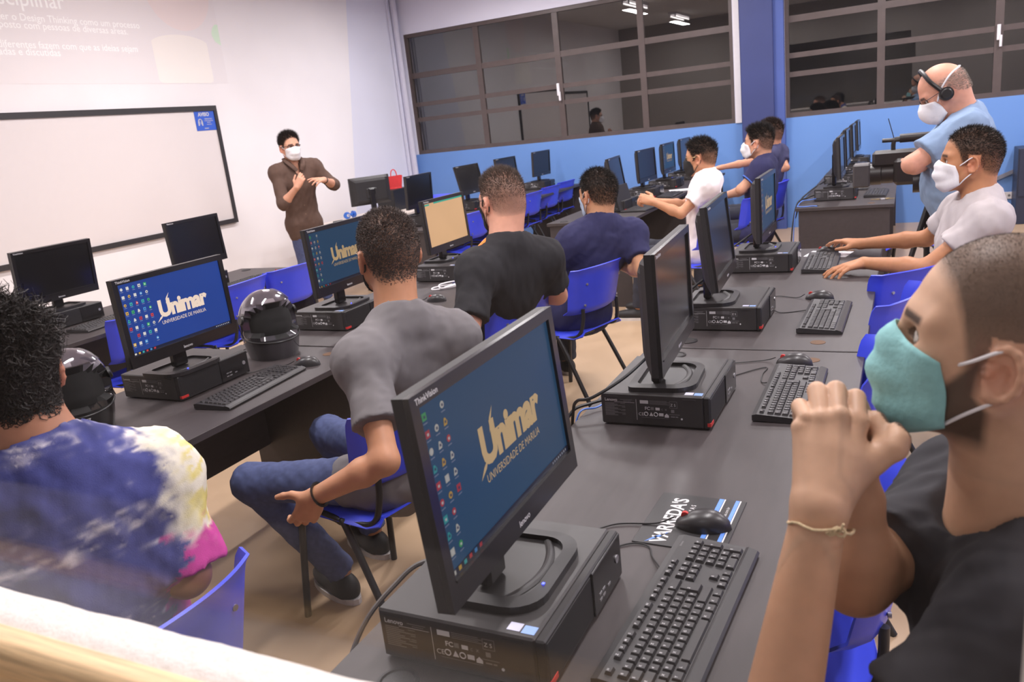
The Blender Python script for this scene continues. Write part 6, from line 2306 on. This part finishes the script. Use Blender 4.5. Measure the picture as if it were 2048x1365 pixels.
m.tube([(0.0036, -0.072 + 0.024 * math.cos(a), 0.090 + 0.026 * math.sin(a)) for a in [math.pi * q / 8 for q in range(9)]], 0.006, 5)
for e in (-1, 1):
    m.box(0.0034, 0.0044, -0.072 + e * 0.024 - 0.007, -0.072 + e * 0.024 + 0.007, 0.05, 0.092)
    m.box(0.0034, 0.0044, -0.072 + e * 0.010 - 0.003, -0.072 + e * 0.010 + 0.003, 0.062, 0.096)
for s, z, w in (('OBRIGATORIO', 0.112, 0.016), ('O USO DE MASCARA', 0.094, 0.013), ('FACIAL', 0.076, 0.016), ('neste ambiente', 0.058, 0.011)):
    put_text(m, s, w, (0.0036, 0.045, z), ex, ez, 0.0004, align='CENTER')
put_text(m, 'UNIMAR', 0.016, (0.0036, 0.0, 0.016), ex, ez, 0.0006, align='CENTER')
m.build('lettering', M_PRINT, nt_)

sl = thing('projected_slide', (XF, 5.0, 2.385), 'washed-out projected slide with white text above the whiteboard', 'projection')  # projector light put into the colours of thin sheets, text glowing faintly
MB().box(0.0, 0.002, -2.0, 1.945, 0.0, 1.19).build('slide_field', mat('slide_grey', (245, 239, 240), rough=0.7, var=0.01), sl)
m = MB()
X_ = 0.0026
def st(s, size, y_end, z, bold=0.0):
    put_text(m, s, size, (X_, y_end - 5.0, z - 2.385), ex, ez, bold, align='RIGHT')
st('disciplinar', 0.185, 5.16, 3.015, 0.001)
st('Entender o Design Thinking como um processo', 0.083, 5.92, 2.895, 0.0006)
st('ser composto com pessoas de diversas areas.', 0.083, 5.77, 2.833, 0.0006)
st('de vista diferentes fazem com que as ideias sejam', 0.083, 5.84, 2.677, 0.0006)
st('geradas e discutidas', 0.083, 5.01, 2.618, 0.0006)
m.build('slide_text', mat('slide_text_white', (255, 253, 252), rough=0.6, var=0.0, emit=0.12), sl)
def blob(pts, name, m_):
    b = MB()
    b.add([(X_, y - 5.0, z - 2.385) for y, z in pts], [tuple(range(len(pts)))])
    b.build(name, m_, sl)
blob([(6.47 + 0.42 * math.cos(a), 3.30 + 0.40 * math.sin(a)) for a in [2 * math.pi * q / 40 for q in range(40)] if 3.30 + 0.40 * math.sin(a) < 3.57], 'slide_shape', mat('slide_pink', (250, 236, 234), rough=0.7, var=0.0))
blob([(6.38 + 0.36 * max(-1, min(1, 1.25 * math.cos(a))) + (0.0 if math.sin(a) > 0 else 0), max(2.387, 2.60 + 0.26 * math.copysign(abs(math.sin(a)) ** 0.6, math.sin(a)))) for a in [2 * math.pi * q / 40 for q in range(40)]], 'slide_shape', mat('slide_cream', (254, 248, 242), rough=0.7, var=0.0))
blob([(6.943, 2.775), (6.943, 2.99), (6.90, 2.985), (6.86, 2.95), (6.835, 2.90), (6.84, 2.86), (6.87, 2.81)], 'slide_shape', mat('slide_green', (226, 248, 224), rough=0.7, var=0.0))

# ================================================================== teacher's corner
tt = thing('teacher_table', (-5.75, 8.05, 0), 'pale-topped teacher table beneath the turned monitor', 'table')
MB().box(-0.42, 0.42, -0.95, 0.75, 0.71, 0.742, bev=0.003).build('tabletop', mat('table_pale', (216, 204, 196), rough=0.5, var=0.04), tt)
MB().box(-0.38, -0.36, -0.9, 0.7, 0.3, 0.71).build('modesty_panel', mat('table_pale', (216, 204, 196)), tt)
for sx in (-0.37, 0.37):
    for sy in (-0.88, 0.68):
        MB().box(sx - 0.025, sx + 0.025, sy - 0.025, sy + 0.025, 0, 0.71).build('leg', M_TUBE, tt)
TT = 0.742
monitor(-5.62, 7.75, TT, R(149), R(2), 1.06, 'off', 'monitor turned with its back to the class beside the teacher', GMO)
hs = thing('headset', (-5.98, 7.78, TT), 'bright blue headset lying on the teacher table', 'headset')
for e in (-1, 1):
    m = MB()
    m.tube([(0, e * 0.055, 0.045), (0.012, e * 0.085, 0.045)], [0.043, 0.036], 16)
    m.build('ear_cup', mat('headset_blue', (60, 120, 220), rough=0.4), hs, smooth=True)
m = MB()
m.tube([(0.006, -0.07, 0.046), (0.004, 0.07, 0.046)], 0.018, 10)
m.build('band', mat('headset_blue', (60, 120, 220), rough=0.4), hs, smooth=True)
m = MB()
m.tube([(0.03, -0.07, 0.046), (0.038, -0.075, 0.046)], 0.02, 12)
m.build('badge', M_WHITE, hs, smooth=True)
m = MB()
m.box(-0.06, 0.06, -0.02, 0.02, 0, 0.018, bev=0.004)
tag(m.build('remote_control', M_BLACKP, loc=(-5.95, 7.50, TT), rot=(0, 0, R(70))), 'small black remote control on the teacher table', 'remote')
m = MB()
m.box(-0.13, 0.13, -0.22, 0.22, 0, 0.26, bev=0.006)
tag(m.build('tower_case', M_BLACKP, loc=(-5.80, 8.52, TT)), 'black computer case behind the turned monitor, under the red bag', 'computer')
bg = thing('tote_bag', (-5.80, 8.55, TT + 0.26), 'small red tote bag standing on the black case', 'bag', rz=R(-56))
m = MB()
def bagf(u, v):
    a = 2 * math.pi * u
    w, d_ = 0.105 + 0.03 * v, 0.05 - 0.012 * v
    c, s = math.cos(a), math.sin(a)
    return (d_ * math.copysign(abs(c) ** 0.6, c), w * math.copysign(abs(s) ** 0.6, s), 0.20 * v + 0.004 * math.sin(a * 3) * v)
m.grid(bagf, 32, 8)
m.add([(0, 0, 0)] + [bagf(q / 16, 0) for q in range(16)], [(0, q + 1, (q + 1) % 16 + 1) for q in range(16)])
m.build('bag_body', mat('red_fabric', (206, 44, 48), rough=0.7, var=0.08), bg, smooth=True)
bg.scale = (0.78, 0.78, 0.78)
for e in (-1, 1):
    m = MB()
    m.tube(smooth_path([(e * 0.035, -0.05, 0.19), (e * 0.03, -0.035, 0.27), (0.0, 0.0, 0.30), (e * 0.03, 0.035, 0.27), (e * 0.035, 0.05, 0.19)], 5), 0.008, 6)
    m.build('handle', mat('red_fabric', (206, 44, 48)), bg, smooth=True)

# ================================================================== camcorder on a tripod
ct = thing('camcorder', (0.03, 5.10, 0), 'black broadcast camcorder on a tripod before the camera operator', 'camcorder')
M_CAM = mat('camcorder_black', (34, 28, 28), rough=0.4, var=0.1)
m = MB()
m.box(-0.10, 0.26, -0.07, 0.07, 1.05, 1.20, bev=0.02)
m.box(0.12, 0.26, -0.085, -0.05, 1.06, 1.17, bev=0.012)
m.box(-0.21, 0.16, -0.05, 0.05, 1.155, 1.245, bev=0.015)
m.build('camera_body', M_CAM, ct, smooth=True)
m = MB()
m.tube([(-0.10, 0, 1.115), (-0.16, 0, 1.115), (-0.165, 0, 1.115), (-0.22, 0, 1.115)], [0.055, 0.055, 0.06, 0.06], 24)
m.tube([(0.0, -0.02, 1.06), (0.30, -0.02, 1.06)], 0.06, 20)
m.build('lens_barrel', M_CAM, ct, smooth=True)
m = MB()
m.box(-0.31, -0.22, -0.07, 0.07, 1.05, 1.18, bev=0.008)
m.build('lens_hood', mat('hood_grey', (70, 66, 68), rough=0.5), ct)
m = MB()
m.tube(smooth_path([(-0.10, 0, 1.20), (-0.10, 0, 1.29), (-0.06, 0, 1.305), (0.10, 0, 1.305), (0.13, 0, 1.28), (0.13, 0, 1.20)], 4), 0.012, 8)
m.tube([(-0.07, 0, 1.305), (0.09, 0, 1.305)], 0.024, 12)
m.build('carry_handle', M_CAM, ct, smooth=True)
m = MB()
m.tube([(-0.16, 0, 1.30), (-0.05, 0, 1.298)], 0.012, 10)
m.tube([(-0.10, 0.0, 1.31), (-0.13, 0.0, 1.42)], 0.0025, 6)
m.build('microphone', M_CAM, ct, smooth=True)
m = MB()
m.tube([(0.05, 0.0, 1.25), (0.16, -0.03, 1.24)], [0.03, 0.035], 14)
m.tube(smooth_path([(0.14, 0.0, 1.25), (0.22, 0.0, 1.285), (0.27, 0.0, 1.24), (0.27, 0, 1.18)], 4), 0.008, 6)
m.build('viewfinder', M_CAM, ct, smooth=True)
m = MB()
m.tube([(0.08, 0, 0.98), (0.08, 0, 1.05)], 0.035, 12)
m.tube([(0.08, 0, 0.55), (0.08, 0, 0.98)], 0.016, 10)
m.tube([(0.10, 0, 1.02), (0.36, -0.02, 0.92)], 0.010, 8)
m.build('tripod_head', M_CAM, ct, smooth=True)
for a in (90, 210, 330):
    m = MB()
    m.tube([(0.08, 0, 0.92), (0.08 + 0.30 * math.cos(R(a)), 0.30 * math.sin(R(a)), 0.0)], [0.016, 0.012], 8)
    m.build('tripod_leg', M_CAM, ct, smooth=True)

# ================================================================== odds and ends along the window wall
cb = thing('metal_cabinet', (1.27, 10.25, 0), 'dark blue-black cabinet against the blue wall at the picture edge', 'cabinet')
MB().box(-0.22, 0.25, -0.2, 0.2, 0.0, 0.80, bev=0.004).build('carcass', mat('cabinet_dark', (40, 46, 66), rough=0.45), cb)
MB().box(-0.205, 0.235, -0.212, -0.2, 0.30, 0.785).build('door', mat('cabinet_dark', (40, 46, 66)), cb)
ot = thing('wall_socket', (1.0, YW - 0.012, 0.26), 'white double wall socket low on the blue wall', 'socket')
MB().box(-0.065, 0.065, 0.0, 0.012, -0.04, 0.04, bev=0.004).build('plate', M_WHITE, ot)
for e in (-1, 1):
    m = MB()
    m.tube([(e * 0.03, -0.001, 0), (e * 0.03, 0.002, 0)], 0.014, 12)
    m.build('outlet', M_GREYP, ot)
m = MB()
m.box(-0.5, 0.5, -0.03, 0.0, -0.02, 0.02)
tag(m.build('handrail', mat('rail_grey', (120, 122, 136), rough=0.5), loc=(1.0, YW - 0.005, 0.50), rot=(0, R(-24), 0)), 'grey slanting bar on the blue wall behind the typing man', 'rail')

# ================================================================== ceiling battens
M_TUBEL = mat('fluorescent_tube', (255, 246, 244), rough=0.5, var=0.0, emit=9.0)
for li, (lx, ly) in enumerate(LAMPS):
    where = ('nearest the whiteboard', 'second from the whiteboard', 'third from the whiteboard', 'farthest from the whiteboard')[li // 3]
    side = ('by the corridor glass', 'mid-room', 'by the windows')[li % 3]
    t = thing('ceiling_light', (lx, ly, ZC), 'white twin-tube fluorescent batten %s, %s' % (side, where), 'ceiling light', 'fluorescent battens')
    MB().box(-0.10, 0.10, -0.64, 0.64, -0.05, 0.0, bev=0.004).build('housing', M_WHITE, t)
    for e in (-1, 1):
        m = MB()
        m.tube([(e * 0.06, -0.60, -0.085), (e * 0.06, 0.60, -0.085)], 0.014, 10)
        m.build('tube', M_TUBEL, t, smooth=True)
        for q in (-0.61, 0.61):
            MB().box(e * 0.06 - 0.012, e * 0.06 + 0.012, q - 0.012, q + 0.012, -0.10, -0.05).build('lamp_holder', M_WHITE, t)
t = thing('corridor_lamp', (-0.6, -0.75, 3.0), 'white corridor batten behind the viewer', 'ceiling light')
MB().box(-0.62, 0.62, -0.08, 0.08, -0.04, 0.0, bev=0.004).build('housing', M_WHITE, t)
MB().tube([(0, 0, 0.0), (0, 0, ZC - 3.0)], 0.01, 6).build('rod', M_WHITE, t)
